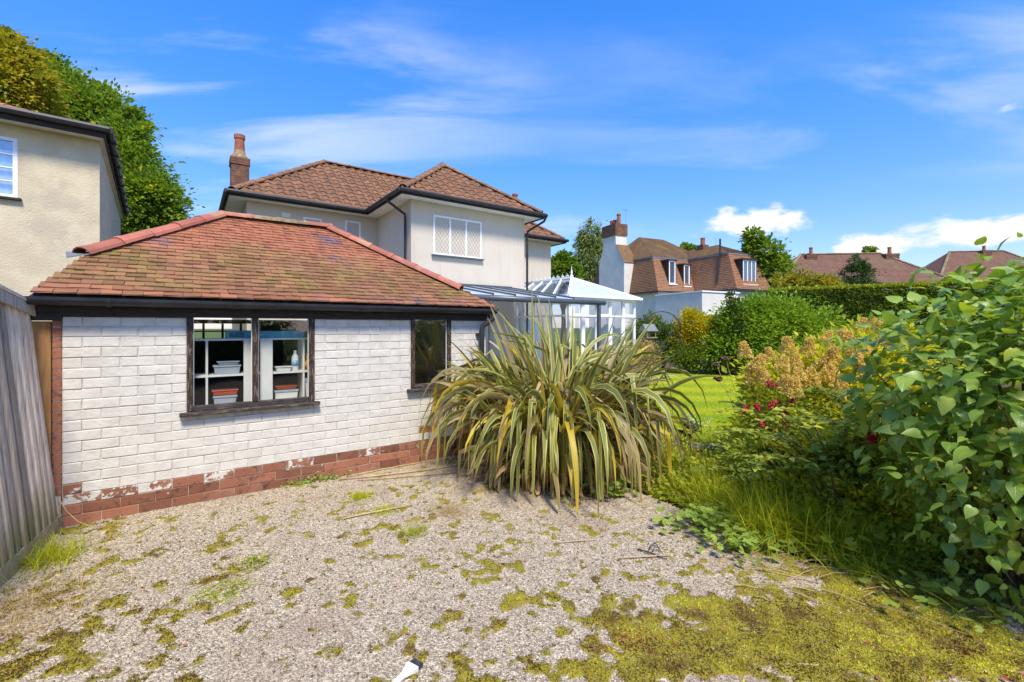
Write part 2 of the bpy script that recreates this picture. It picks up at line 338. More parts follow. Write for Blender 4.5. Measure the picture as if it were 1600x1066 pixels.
def bladem(name, mid, edge, tan, band=.36):
    m, N = newmat(name)
    f = N.n('ShaderNodeObjectInfo').outputs['Random']
    uv = N.n('ShaderNodeUVMap'); sp = N.n('ShaderNodeSeparateXYZ'); N.set(sp, 0, uv.outputs[0])
    ax = N.math('ABSOLUTE', N.math('SUBTRACT', sp.outputs[0], .5))
    mp = N.n('ShaderNodeMapping'); N.set(mp, 0, uv.outputs[0]); mp.inputs['Scale'].default_value = (22, 1.4, 1)
    st = N.noise(1.6, mp, 5, .6)
    col = N.mix(N.smooth(st, .35, .65), mid, tuple(c*.72 for c in mid))
    col = N.mix(N.smooth(ax, band-.06, band+.04), col, edge)
    pn = N.n('ShaderNodeVectorMath', operation='ADD'); N.set(pn, 0, uv.outputs[0]); cx = N.n('ShaderNodeCombineXYZ'); N.set(cx, 0, N.math('MULTIPLY', f, 30)); N.set(cx, 1, N.math('MULTIPLY', f, 17)); N.set(pn, 1, cx)
    col = N.mix(N.math('MULTIPLY', N.smooth(N.noise(3.5, pn, 5, .65), .52, .68), .65), col, tan)
    col = N.mix(N.smooth(sp.outputs[1], .90, .99), col, (.20, .12, .055))
    hh = N.n('ShaderNodeHueSaturation'); N.set(hh, 'Color', col); N.set(hh, 'Value', N.math('MULTIPLY_ADD', f, .5, .75)); col = hh.outputs[0]
    b = N.n('ShaderNodeBsdfPrincipled'); N.set(b, 'Base Color', col); b.inputs['Roughness'].default_value = .45
    b.inputs['Specular IOR Level'].default_value = .45; N.set(b, 'Normal', bump(N, st, .4, .003))
    t = N.n('ShaderNodeBsdfTranslucent'); N.set(t, 'Color', N.mix(1.0, col, (1.4, 1.2, .5), 'MULTIPLY'))
    mx = N.n('ShaderNodeMixShader'); mx.inputs[0].default_value = .25; N.set(mx, 1, b.outputs[0]); N.set(mx, 2, t.outputs[0])
    o = N.n('ShaderNodeOutputMaterial'); N.set(o, 0, mx.outputs[0])
bladem('blade_green', (.20, .25, .05), (.54, .46, .11), (.42, .32, .14))
bladem('blade_bronze', (.33, .28, .10), (.44, .31, .12), (.44, .33, .16))
bladem('blade_pink', (.54, .43, .28), (.56, .38, .22), (.5, .4, .24))
bladem('blade_yellow', (.66, .49, .03), (.58, .45, .06), (.40, .30, .06))
bladem('blade_dead', (.52, .36, .19), (.56, .4, .22), (.36, .21, .1))

m, N = newmat('lawn'); tc = N.n('ShaderNodeTexCoord'); v = tc.outputs['Object']
sp = N.n('ShaderNodeSeparateXYZ'); N.set(sp, 0, v)
wv = N.math('SINE', N.math('ADD', N.math('MULTIPLY', N.math('ADD', N.math('MULTIPLY', sp.outputs[1], .98), N.math('MULTIPLY', sp.outputs[0], .12)), 4.2), N.math('MULTIPLY', N.noise(.7, v, 3), 3.0)))
col = N.mix(N.smooth(wv, -.7, .7), (.30, .40, .012), (.45, .47, .018))
col = N.mix(N.math('MULTIPLY', N.smooth(N.noise(1.1, v, 6, .65), .45, .7), .5), col, (.42, .38, .025))
col = N.mix(N.math('MULTIPLY', N.smooth(N.noise(40, v, 4, .7), .45, .7), .45), col, (.13, .2, .015))
finish(N, col, .9, bump(N, N.noise(90, v, 4, .7), .8, .03), .1)
noisy('soil', (.075, .055, .035), (.12, .09, .05), 5, .95, .8, .02, c3=(.06, .08, .02))
noisy('grass_far', (.07, .11, .015), (.12, .15, .02), 2, .95, .6, .03)

def tilemat(name, c1, c2, c3, bw=.17, bh=.1):
    m, N = newmat(name); uv = N.n('ShaderNodeUVMap')
    br = N.n('ShaderNodeTexBrick'); N.set(br, 'Vector', uv.outputs[0]); br.inputs['Scale'].default_value = 1
    br.inputs['Brick Width'].default_value = bw; br.inputs['Row Height'].default_value = bh
    br.inputs['Mortar Size'].default_value = .008; br.inputs['Color1'].default_value = (*c1, 1); br.inputs['Color2'].default_value = (*c2, 1)
    br.inputs['Mortar'].default_value = (.04, .03, .025, 1)
    col = N.mix(N.smooth(N.noise(.9, uv.outputs[0], 6, .65), .47, .65), br.outputs[0], c3)
    col = N.mix(.35, col, N.mix(N.noise(9, uv.outputs[0], 4, .7), c2, c1))
    finish(N, col, .9, bump(N, N.noise(14, uv.outputs[0], 4, .7), .6, .02), .2)
tilemat('mansard_tile', (.36, .18, .09), (.20, .10, .06), (.24, .15, .07))
tilemat('mansard_moss', (.27, .155, .08), (.18, .115, .06), (.26, .20, .06))
tilemat('far_tile', (.24, .12, .08), (.14, .08, .058), (.17, .125, .07))
tilemat('far_tile_pale_lit', (.42, .26, .20), (.34, .2, .15), (.30, .2, .16))  # pinkish copy of the far tile, sunlight on the hip slopes in its colour

def glassmat(name, tint=(1, 1, 1), refl=.12, dark=None):
    m, N = newmat(name)
    ge = N.n('ShaderNodeNewGeometry'); dt = N.n('ShaderNodeVectorMath', operation='DOT_PRODUCT'); N.set(dt, 0, ge.outputs['Incoming']); N.set(dt, 1, ge.outputs['Normal'])
    fr_ = N.math('MULTIPLY_ADD', N.math('POWER', N.math('SUBTRACT', 1.0, N.math('ABSOLUTE', dt.outputs['Value'])), 5.0), .96, .04)
    g = N.n('ShaderNodeBsdfGlossy'); g.inputs['Roughness'].default_value = .02; g.inputs['Color'].default_value = (.95, .97, 1, 1)
    tcd = N.n('ShaderNodeTexCoord'); N.set(g, 'Normal', bump(N, N.noise(2.2, tcd.outputs['Object'], 2), .12, .02))
    if dark: t = N.n('ShaderNodeBsdfDiffuse'); t.inputs['Color'].default_value = (*dark, 1)
    else: t = N.n('ShaderNodeBsdfTransparent'); t.inputs['Color'].default_value = (*tint, 1)
    mx = N.n('ShaderNodeMixShader'); N.set(mx, 0, N.math('ADD', fr_, refl, clamp=True)); N.set(mx, 1, t.outputs[0]); N.set(mx, 2, g.outputs[0])
    o = N.n('ShaderNodeOutputMaterial'); N.set(o, 0, mx.outputs[0])
glassmat('glass', (.97, .98, .97), .03)
glassmat('glass_window', (.88, .93, .96), .16)
glassmat('glass_roof', (.80, .9, 1.0), .25)
glassmat('glass_far', refl=.12, dark=(.07, .09, .11))
m, N = newmat('polycarbonate')
b = N.n('ShaderNodeBsdfPrincipled'); b.inputs['Base Color'].default_value = (.74, .82, .90, 1); b.inputs['Roughness'].default_value = .25
t = N.n('ShaderNodeBsdfTranslucent'); t.inputs['Color'].default_value = (.7, .8, .9, 1)
mx = N.n('ShaderNodeMixShader'); mx.inputs[0].default_value = .4; N.set(mx, 1, b.outputs[0]); N.set(mx, 2, t.outputs[0]); o = N.n('ShaderNodeOutputMaterial'); N.set(o, 0, mx.outputs[0])

# ------------------------------------------------------------------ mesh helpers
def props(o, label=None, cat=None, group=None, kind=None):
    if label: o['label'] = label
    if cat: o['category'] = cat
    if group: o['group'] = group
    if kind: o['kind'] = kind
    return o
def empty(name, loc, rz, label, cat, group=None):
    o = bpy.data.objects.new(name, None); COL.objects.link(o); o.location = loc; o.rotation_euler = (0, 0, rz)
    o.empty_display_size = .2
    return props(o, label, cat, group)
def link(name, me, parent=None, loc=None, mat=None):
    o = bpy.data.objects.new(name, me); COL.objects.link(o)
    if parent: o.parent = parent
    if loc is not None: o.location = loc
    return o
class MB:
    def __init__(s): s.v = []; s.f = []; s.uv = None
    def add(s, vs, fs):
        k = len(s.v); s.v += [tuple(x) for x in vs]; s.f += [tuple(i+k for i in f) for f in fs]; return s
    def box(s, x0, x1, y0, y1, z0, z1):
        return s.add([(x0,y0,z0),(x1,y0,z0),(x1,y1,z0),(x0,y1,z0),(x0,y0,z1),(x1,y0,z1),(x1,y1,z1),(x0,y1,z1)],
                     [(0,3,2,1),(4,5,6,7),(0,1,5,4),(1,2,6,5),(2,3,7,6),(3,0,4,7)])
    def bar(s, a, b, w, h, up=(0,0,1)):
        a = Vector(a); b = Vector(b); d = (b-a).normalized(); up = Vector(up)
        r = d.cross(up)
        if r.length < 1e-4: r = d.cross(Vector((1,0,0)))
        r.normalize(); q = r.cross(d).normalized()
        vs = [p+r*sx*w/2+q*sz*h/2 for p in (a, b) for sx, sz in ((-1,-1),(1,-1),(1,1),(-1,1))]
        return s.add(vs, [(3,2,1,0),(4,5,6,7),(0,1,5,4),(1,2,6,5),(2,3,7,6),(3,0,4,7)])
    def tube(s, pts, rad, seg=8, cap=True):
        pts = [Vector(p) for p in pts]; n = len(pts)
        rads = rad if isinstance(rad, (list, tuple)) else [rad]*n
        k = len(s.v); up = None
        for i, p in enumerate(pts):
            d = (pts[min(i+1, n-1)]-pts[max(i-1, 0)]).normalized()
            if up is None: up = Vector((0,0,1)) if abs(d.z) < .9 else Vector((1,0,0))
            r = d.cross(up).normalized(); q = r.cross(d).normalized(); up = q
            for j in range(seg):
                a = 2*math.pi*j/seg; s.v.append(tuple(p+(r*math.cos(a)+q*math.sin(a))*rads[i]))
        for i in range(n-1):
            for j in range(seg):
                j2 = (j+1) % seg; s.f.append((k+i*seg+j, k+i*seg+j2, k+(i+1)*seg+j2, k+(i+1)*seg+j))
        if cap:
            s.f.append(tuple(k+j for j in range(seg))[::-1]); s.f.append(tuple(k+(n-1)*seg+j for j in range(seg)))
        return s
    def lathe(s, prof, c=(0,0,0), seg=14):
        return s.tube([(c[0], c[1], c[2]+z) for r, z in prof], [max(r, .0005) for r, z in prof], seg)
    def poly(s, pts, th=None, d=(0,0,1)):
        n = len(pts)
        if th is None: return s.add(pts, [tuple(range(n))])
        d = Vector(d).normalized()*th
        top = [Vector(p) for p in pts]; bot = [p-d for p in top]
        return s.add(top+bot, [tuple(range(n)), tuple(range(2*n-1, n-1, -1))]+[(i, i+n, (i+1)%n+n, (i+1)%n) for i in range(n)])
    def build(s, name, mat, parent=None, bevel=0, smooth=False, **kw):
        me = bpy.data.meshes.new(name); me.from_pydata(s.v, [], s.f); me.validate()
        me.materials.append(MATS[mat])
        if smooth: me.polygons.foreach_set('use_smooth', [True]*len(me.polygons))
        o = link(name, me, parent)
        if bevel:
            b = o.modifiers.new('b', 'BEVEL'); b.width = bevel; b.segments = 2; b.limit_method = 'ANGLE'
        return props(o, **kw)
def fast_mesh(name, V, F, mat, tint=None, uv=None, attr='tint', smooth=False):
    V = np.asarray(V, np.float32); F = np.asarray(F, np.int32); k = F.shape[1]
    me = bpy.data.meshes.new(name); me.vertices.add(len(V)); me.vertices.foreach_set('co', V.ravel())
    me.loops.add(F.size); me.loops.foreach_set('vertex_index', F.ravel())
    me.polygons.add(len(F)); me.polygons.foreach_set('loop_start', np.arange(0, F.size, k, dtype=np.int32))
    if smooth: me.polygons.foreach_set('use_smooth', np.ones(len(F), bool))
    if tint is not None:
        a = me.attributes.new(attr, 'FLOAT', 'POINT'); a.data.foreach_set('value', np.asarray(tint, np.float32))
    if uv is not None:
        l = me.uv_layers.new(name='UVMap'); l.data.foreach_set('uv', np.asarray(uv, np.float32)[F.ravel()].ravel())
    me.materials.append(MATS[mat]); me.update(); return me
def unit(a): return a/np.maximum(np.linalg.norm(a, axis=1, keepdims=True), 1e-6)
def leaves(P, D, Nn, L, W, tint, fold=.25, bend=.0):
    """rhombic folded leaves: P base, D direction, Nn up normal, L length, W width"""
    D = unit(D); S = unit(np.cross(D, Nn)); U = np.cross(S, D)
    L = L[:, None]; W = W[:, None]
    mid = P+D*L*.45
    a = P; b = mid+S*W*.5+U*W*fold; c = P+D*L-U*L*bend; d = mid-S*W*.5+U*W*fold
    V = np.stack([a, b, c, d], 1).reshape(-1, 3)
    i = np.arange(len(P))*4
    F = np.concatenate([np.stack([i, i+1, i+2], 1), np.stack([i, i+2, i+3], 1)])
    return V, F, np.repeat(tint, 4)
def blob_leaves(blobs, size, rng, clump=.22, per=28, asp=.55, droop=0.0, flat=1.0, jit=.25):
    """blobs: (cx,cy,cz,rx,ry,rz,count)"""
    Ps, Ds, Ns, Ts = [], [], [], []
    for (cx, cy, cz, rx, ry, rz, cnt) in blobs:
        K = max(3, int(cnt/per)); q = unit(rng.normal(size=(K, 3)))
        rr = rng.uniform(.25, 1, K)**.4
        rad = np.array([rx, ry, rz]); cc = q*rr[:, None]*rad*rng.uniform(.86, 1.1, (K, 1))
        ct = rng.normal(0, .16, K); sg = clump*(rx*ry*rz)**(1/3)*rng.uniform(.6, 1.4, K)
        idx = rng.integers(0, K, cnt)
        off = rng.normal(size=(cnt, 3))*sg[idx][:, None]*np.array([1, 1, .75*flat])
        P = cc[idx]+off
        out = unit(P/rad)+unit(off)*.6+rng.normal(size=(cnt, 3))*.45
        Ps.append(P+np.array([cx, cy, cz])); D = unit(out+np.array([0, 0, -droop])); Ds.append(D)
        nn = unit(np.array([[0, 0, 1.0]])+out*.4+rng.normal(size=(cnt, 3))*.5); Ns.append(nn)
        Ts.append(np.clip(.42+ct[idx]+rng.normal(0, jit*.7, cnt), 0, 1))
    P = np.concatenate(Ps); n = len(P)
    L = size*rng.uniform(.65, 1.3, n)
    return leaves(P, np.concatenate(Ds), np.concatenate(Ns), L, L*asp, np.concatenate(Ts))
def foliage(name, blobs, size, mat, parent=None, seed=1, zmin=None, **kw):
    rng = np.random.default_rng(seed); pk = {k: kw.pop(k) for k in list(kw) if k in ('clump', 'per', 'asp', 'droop', 'flat', 'jit')}
    V, F, T = blob_leaves(blobs, size, rng, **pk)
    if zmin is not None: V[:, 2] = np.maximum(V[:, 2], zmin+np.random.default_rng(1).uniform(0, .03, len(V)))
    o = link(name, fast_mesh(name, V, F, mat, T), parent); return props(o, **kw)
def branches(mb, base, tips, r0, rng, seg=6):
    for t in tips:
        b = Vector(base); t = Vector(t); m = (b+t)/2+Vector((rng.uniform(-.1, .1), rng.uniform(-.1, .1), .08))*(t-b).length
        mb.tube([b, (b+m)/2, m, (m+t)/2, t], [r0, r0*.8, r0*.6, r0*.4, r0*.15], seg)
def blades(base, n, h, spread, rng, width=.006, lean=.5, curve=.5, seg=3, zrand=.3):
    """grass blades rising from points: returns V,F,T"""
    base = np.asarray(base, float); m = len(base); a = rng.uniform(0, 2*np.pi, m); ln = np.abs(rng.normal(lean, .25, m))
    H_ = h*rng.uniform(1-zrand*1.5, 1+zrand, m); dirh = np.stack([np.cos(a), np.sin(a), np.zeros(m)], 1)
    side = np.stack([-np.sin(a), np.cos(a), np.zeros(m)], 1)
    rows = []
    for i in range(seg+1):
        t = i/seg; ang = ln+curve*t
        p = base+(dirh*(np.sin(ln*.6)*t+curve*ln*t*t)[:, None]+np.array([0, 0, 1.])*(t*np.cos(ln)-.45*curve*ln*t*t)[:, None])*H_[:, None]
        wd = width*(1-t*.92)
        rows.append(p-side*wd/2); rows.append(p+side*wd/2)
    V = np.stack(rows, 1).reshape(-1, 3); k = 2*(seg+1); i0 = np.arange(m)*k
    F = np.concatenate([np.stack([i0+2*j, i0+2*j+1, i0+2*j+3, i0+2*j+2], 1) for j in range(seg)])
    T = np.repeat(np.clip(rng.normal(.5, .25, m), 0, 1), k); V[:, 2] = np.maximum(V[:, 2], .004)
    return V, F, T

def vnoise(x, y, sc, seed):
    """value noise on numpy arrays"""
    r = np.random.default_rng(seed).random((256, 256))
    x = x/sc+57.3; y = y/sc+91.7; xi = np.floor(x).astype(int); yi = np.floor(y).astype(int)
    fx = x-xi; fy = y-yi; fx = fx*fx*(3-2*fx); fy = fy*fy*(3-2*fy)
    g = lambda a, b: r[a % 256, b % 256]
    return (g(xi, yi)*(1-fx)+g(xi+1, yi)*fx)*(1-fy)+(g(xi, yi+1)*(1-fx)+g(xi+1, yi+1)*fx)*fy
def fbm(x, y, sc, seed, o=4):
    s = 0; a = 1; t = 0
    for i in range(o): s = s+a*vnoise(x, y, sc/2**i, seed+i); t += a; a *= .55
    return s/t

# site frame: x along the building fronts, y to the back
ANG = math.atan2(711, 1000)
UU = Vector((math.cos(ANG), math.sin(ANG), 0)); VV = Vector((-math.sin(ANG), math.cos(ANG), 0))
def gp(px, py, z=0.0):
    """survey point on the level z seen at (px,py) of the site photograph"""
    Y = 711*(CAMH-z)/(py-512); return ((px-800)/711*Y, Y, z)
def at(px, py, Y): return Vector(((px-800)/711*Y, Y, CAMH-(py-512)*Y/711))

# ================================================================== GROUND
g = MB(); g.add([(-400,-200,-.06),(900,-200,-.06),(900,1500,-.06),(-400,1500,-.06)], [(0,1,2,3)]).build('ground', 'grass_far', kind='structure')
g = MB(); g.add([(-9,-6,-.03),(16,-6,-.03),(20,22,-.03),(-9,22,-.03)], [(0,1,2,3)]).build('garden_soil', 'soil', kind='structure')

MOSS = [  # px, py, rx, ry (metres) strength
 (1230,990,.50,.28,1.25),(1130,960,.35,.2,.9),(1400,1000,.5,.3,1.0),(950,965,.30,.14,.75),(900,900,.22,.12,.45),(1180,860,.30,.16,.8),(1300,900,.5,.25,1.05),
 (1500,950,.5,.4,1.0),(990,1010,.35,.1,.6),(1040,1050,.3,.1,.7),(860,1040,.25,.1,.55),(700,1050,.1,.05,.25),(350,905,.15,.17,.66),(330,850,.18,.2,.36),(120,830,.35,.4,.42),(60,920,.3,.25,.65),
 (60,1010,.3,.3,.62),(250,1040,.15,.07,.5),(540,830,.2,.3,.22),(620,820,.25,.18,.42),(590,770,.25,.1,.5),(720,880,.25,.2,.22),(860,830,.3,.15,.3),(1080,790,.25,.12,.3),(550,940,.15,.07,.4),(30,1060,.3,.15,.6),(480,960,.2,.1,.25),(1010,900,.2,.1,.3),(1300,1040,.6,.14,1.1),(1540,1030,.4,.2,1.0),(900,1050,.5,.1,.6),(780,1000,.25,.1,.4),(1080,1010,.3,.12,.7),(1400,930,.5,.2,.9),(1120,900,.2,.14,.6),(830,940,.25,.1,.4),(760,760,.5,.3,.25)]
MW = [(gp(a, b)[0], gp(a, b)[1], c, d, e) for a, b, c, d, e in MOSS]
def mossmask(x, y):
    m = np.zeros_like(x)
    for cx, cy, rx, ry, s in MW: m = m+s*np.exp(-(((x-cx)/rx)**2+((y-cy)/ry)**2))
    n1 = fbm(x, y, .22, 3); n2 = fbm(x, y, .07, 9, 3)
    n3 = vnoise(x, y, .055, 15); n4 = fbm(x, y, .7, 17)
    sp3 = np.clip((n3-.70)*4, 0, 1)*np.clip((n4-.30)*4, 0, 1)
    return np.clip(m*.82+(n1-.5)*1.25+(n2-.5)*2.7-.03+sp3*.6, 0, 1.4)
NX, NY = 420, 330
gx, gy = np.meshgrid(np.linspace(-4.8, 3.6, NX), np.linspace(.7, 7.0, NY))
mm = mossmask(gx, gy)
gz = .006*fbm(gx, gy, .6, 21)+.003*vnoise(gx, gy, .03, 5)+.014*np.clip(mm-.35, 0, .7)*(.5+vnoise(gx, gy, .035, 6))
V = np.stack([gx.ravel(), gy.ravel(), gz.ravel()], 1)
i = (np.arange(NY-1)[:, None]*NX+np.arange(NX-1)[None]).ravel()
F = np.stack([i, i+1, i+NX+1, i+NX], 1)
# the drive ends where the planting bed begins
cxF = V[F].mean(1); keep = (cxF[:, 0] < 1.05+.62*(cxF[:, 1]-4.6)*-1+ .12*fbm(cxF[:, 0], cxF[:, 1], .5, 41)) | (cxF[:, 1] < 3.0)
F = F[keep]
props(link('driveway', fast_mesh('driveway', V, F, 'gravel', mm.ravel(), attr='moss', smooth=True)), kind='structure')
def drivez(x, y):
    m = mossmask(x, y); return .006*fbm(x, y, .6, 21)+.003*vnoise(x, y, .03, 5)+.014*np.clip(m-.35, 0, .7)*(.5+vnoise(x, y, .035, 6)), m
# loose chippings
def sample_ground(n, rng, ymin=1.6, ymax=6.5, xmax=None):
    y = 1/rng.uniform(1/ymax, 1/ymin, n); x = rng.uniform(-1.2, 1.2, n)*y
    return x, y
rng = np.random.default_rng(11)
x, y = sample_ground(105000, rng)
z, m_ = drivez(x, y)
k = (m_ < rng.uniform(.28, 1.9, len(x))**1.0) & ((x < 1.05-.62*(y-4.6)) | (y < 3.0)); x, y, z = x[k], y[k], z[k]; n = len(x)
r_ = rng.lognormal(-5.75, .36, n)*np.clip(y/2.6, .8, 1.35)
ax = unit(rng.normal(size=(n, 3))); bx = unit(np.cross(ax, rng.normal(size=(n, 3)))); cx = np.cross(ax, bx)
sc = rng.uniform(.55, 1.15, (n, 3)); C = np.stack([x, y, z+r_*.25], 1)
V = np.stack([C+s*A*(r_*sc[:, j])[:, None] for j, A in enumerate((ax, bx, cx)) for s in (1, -1)], 1).reshape(-1, 3)
i = np.arange(n)*6
F = np.concatenate([np.stack([i+a, i+b, i+c], 1) for a in (0, 1) for b in (2, 3) for c in (4, 5)])
props(link('gravel_chippings', fast_mesh('gravel_chippings', V, F, 'pebble', np.repeat(rng.beta(2.0, 1.5, n), 6))), label='loose pinkish grey gravel chippings lying over the drive', cat='gravel', kind='stuff')
# moss tufts
x, y = sample_ground(260000, rng, 1.7, 5.6); z, m_ = drivez(x, y)
k = (m_ > rng.uniform(.42, .8, len(x))) & ((x < 1.05-.62*(y-4.6)) | (y < 3.0)); x, y, z = x[k][:90000], y[k][:90000], z[k][:90000]
n = len(x); P = np.stack([x, y, z-.002], 1); D = unit(rng.normal(size=(n, 3))*np.array([1, 1, .3])+np.array([0, 0, .75])); L = rng.uniform(.006, .017, n)
tt = np.clip((fbm(x, y, .13, 33, 5)-.5)*3.0+.34+rng.normal(0, .2, n)+.34*(x-.2)/2-.22*np.clip(.7-x, 0, 1), 0, 1)
rust = np.exp(-(((x-gp(985, 1005)[0])/.20)**2+((y-gp(985, 1005)[1])/.09)**2)) > rng.uniform(.15, 1.1, n)
for nm, kk, mt, lb in (('moss', ~rust, 'moss', 'cushions of yellow green moss creeping over the gravel'), ('rusty_moss', rust, 'moss_rust', 'rust red patch of moss in the gravel near the bottom')):
    V, F, T = leaves(P[kk], D[kk], rng.normal(size=(kk.sum(), 3)), L[kk], L[kk]*.5, tt[kk])
    props(link(nm, fast_mesh(nm, V, F, mt, T)), label=lb, cat='moss', kind='stuff')

# lawn
lawn = [(1.4,7.3),(2.0,6.6),(3.2,6.2),(6,6.5),(12,9),(13.0,14.3),(9.0,16.3),(6.5,16.9),(4.2,16.2),(3.3,13.5),(2.6,10.5)]
g = MB(); g.add([(a, b, .012) for a, b in lawn], [tuple(range(len(lawn)))]).build('lawn', 'lawn', kind='structure')
def inpoly(x, y, P):
    c = np.zeros(len(x), bool); n = len(P)
    for i in range(n):
        x1, y1 = P[i]; x2, y2 = P[(i+1) % n]
        c ^= ((y1 > y) != (y2 > y)) & (x < (x2-x1)*(y-y1)/(y2-y1+1e-9)+x1)
    return c
y = 1/rng.uniform(1/16.5, 1/6.3, 120000); x = rng.uniform(.15, .85, 120000)*y; k = inpoly(x, y, lawn); x, y = x[k][:60000], y[k][:60000]
wv = .5+.5*np.sin((.98*y+.12*x)*4.2+3*vnoise(x, y, 1.4, 4))
V, F, T = blades(np.stack([x, y, np.full(len(x), .01)], 1), 0, .035, 0, rng, width=.007, seg=1)
T = np.repeat(np.clip(.15+.6*wv+rng.normal(0, .15, len(x)), 0, 1), 4)
props(link('lawn_grass', fast_mesh('lawn_grass', V, F, 'lawn_blade', T)), label='short bright green mown grass of the garden lawn', cat='grass', kind='stuff')
g = MB(); g.add([(x*1.0, y, .004) for x, y in ((-7,6.4),(1.2,5.5),(1.7,6.6),(1.4,7.3),(2.6,10.5),(3.3,13.5),(4.2,16.4),(3.2,18),(-7,18))], [tuple(range(9))]).build('patio', 'stone', kind='structure')

# ================================================================== GARAGE
G0 = (-3.59361, 3.63450, 0)
gar = empty('garage', G0, ANG, 'low single storey garage of white painted brick under a mossy red tiled hipped roof', 'garage')
CH, BL, JT = .0845, .235, .0045
WINS = [(.811, 1.888, .84, 1.70), (2.952, 3.474, .885, 1.70)]
S1 = 3.99
brick_cache = {}
def brickmesh(Lb, mat, k):
    key = (round(Lb, 3), mat, k)
    if key in brick_cache: return brick_cache[key]
    r = random.Random(hash(key) % 9999); h = CH-JT; c = r.uniform(.003, .006)
    d = lambda: r.uniform(-.0022, .0022)
    b = [(c+d(), -.002+d()*.8, c+d()), (Lb-c+d(), -.002+d()*.8, c+d()), (Lb-c+d(), -.002+d()*.8, h-c+d()), (c+d(), -.002+d()*.8, h-c+d())]
    f = [(d(), .003, d()), (Lb+d(), .003, d()), (Lb+d(), .003, h+d()), (d(), .003, h+d())]
    bk = [(0, .045, 0), (Lb, .045, 0), (Lb, .045, h), (0, .045, h)]
    me = bpy.data.meshes.new('brick'); me.from_pydata(b+f+bk, [], [(0,1,2,3)]+[(4+i, 4+(i+1)%4, (i+1)%4, i) for i in range(4)]+[(8+i, 8+(i+1)%4, 4+(i+1)%4, 4+i) for i in range(4)])
    me.materials.append(MATS[mat]); brick_cache[key] = me; return me
br = []
for c in range(20):
    z = c*CH+.004; zc = z+CH/2
    s = -(BL/2 if c % 2 else 0)
    while s < S1-.01:
        segs = [(max(s, 0), min(s+BL, S1))]
        for (a, b, z0, z1) in WINS:
            if z0-.035 < zc < z1:
                ns = []
                for p, q in segs:
                    if q <= a or p >= b: ns.append((p, q))
                    else:
                        if p < a: ns.append((p, a))
                        if q > b: ns.append((b, q))
                segs = ns
        for p, q in segs:
            if q-p > .035: br.append((p+JT/2, z, q-p-JT, c))
        s += BL
rb = random.Random(5)
def brmat(p, c):
    if c == 4 and abs(p-3.04) < .13: return 'brick_orange'
    if c == 0: return 'brick_raw'
    if c == 1: return 'brick_raw' if rb.random() < .6 else 'brick_bare'
    if c == 2: return ('brick_bare' if rb.random() < .7 else 'brick_worn') if p > .5 else ('brick_raw' if p > .25 and c < 3 and rb.random() < .3 else 'brick_worn')
    if c == 3: return 'brick_worn' if (p < 1.4 and rb.random() < .35) else 'brick_painted'
    return 'brick_painted'
br.sort(key=lambda t: (t[0] > 3.55, ))
rest = MB()
for i, (p, z, Lb, c) in enumerate(br):
    Lq = round(Lb, 2) if Lb < BL-.02 else round(Lb, 3)
    if i < 300:
        o = link('brick', brickmesh(Lb, brmat(p, c), rb.randrange(4)), gar, (p, rb.uniform(-.002, .002), z)); o.rotation_euler = (0, rb.uniform(-.004, .004), rb.uniform(-.006, .006))
    else: rest.box(p, p+Lb, -.004, .045, z, z+CH-JT)
if rest.v: rest.build('bricks', 'brick_painted', gar, kind='stuff')
# mortar core with the openings left free
core = MB(); T0, T1 = .005, .11
core.box(0, WINS[0][0], T0, T1, 0, 1.72); core.box(WINS[0][1], WINS[1][0], T0, T1, 0, 1.72); core.box(WINS[1][1], S1, T0, T1, 0, 1.72)
for a, b, z0, z1 in WINS: core.box(a, b, T0, T1, 0, z0)
core.build('mortar', 'mortar', gar)
oth = MB(); oth.box(S1-.11, S1-.002, T1+.001, 3.2, 0, 1.72); oth.box(.0, .11, T1+.001, 3.2, 0, 1.72)
oth.build('side_wall', 'brick_painted', gar)
bw = MB(); bx0, bx1 = .75, 1.75
bw.box(.111, bx0, 3.1, 3.2, 0, 1.72); bw.box(bx1, S1-.111, 3.1, 3.2, 0, 1.72); bw.box(bx0, bx1, 3.1, 3.2, 0, 1.40)
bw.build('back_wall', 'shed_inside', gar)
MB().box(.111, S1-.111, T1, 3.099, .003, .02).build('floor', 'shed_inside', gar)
rw = MB().box(bx0, bx1, 3.12, 3.16, 1.66, 1.72).box(bx0, bx1, 3.12, 3.16, 1.40, 1.43)
for k in range(5): rw.box(bx0+k*.24, bx0+.03+k*.24, 3.121, 3.159, 1.431, 1.659)
rw.box(bx0+.031, bx1, 3.125, 3.155, 1.535, 1.555)
o = rw.build('rear_window', 'black_timber', gar)
ret = MB()   # bare brick end of the left pier
for c in range(3, 20): ret.box(-.058, -.003, .008, .10, c*CH+.005, c*CH+CH-.004)
ret.build('pier_edge', 'brick_raw', gar)
MB().box(-.052, -.008, .014, .10, 0, 1.70).build('pier_mortar', 'mortar', gar)
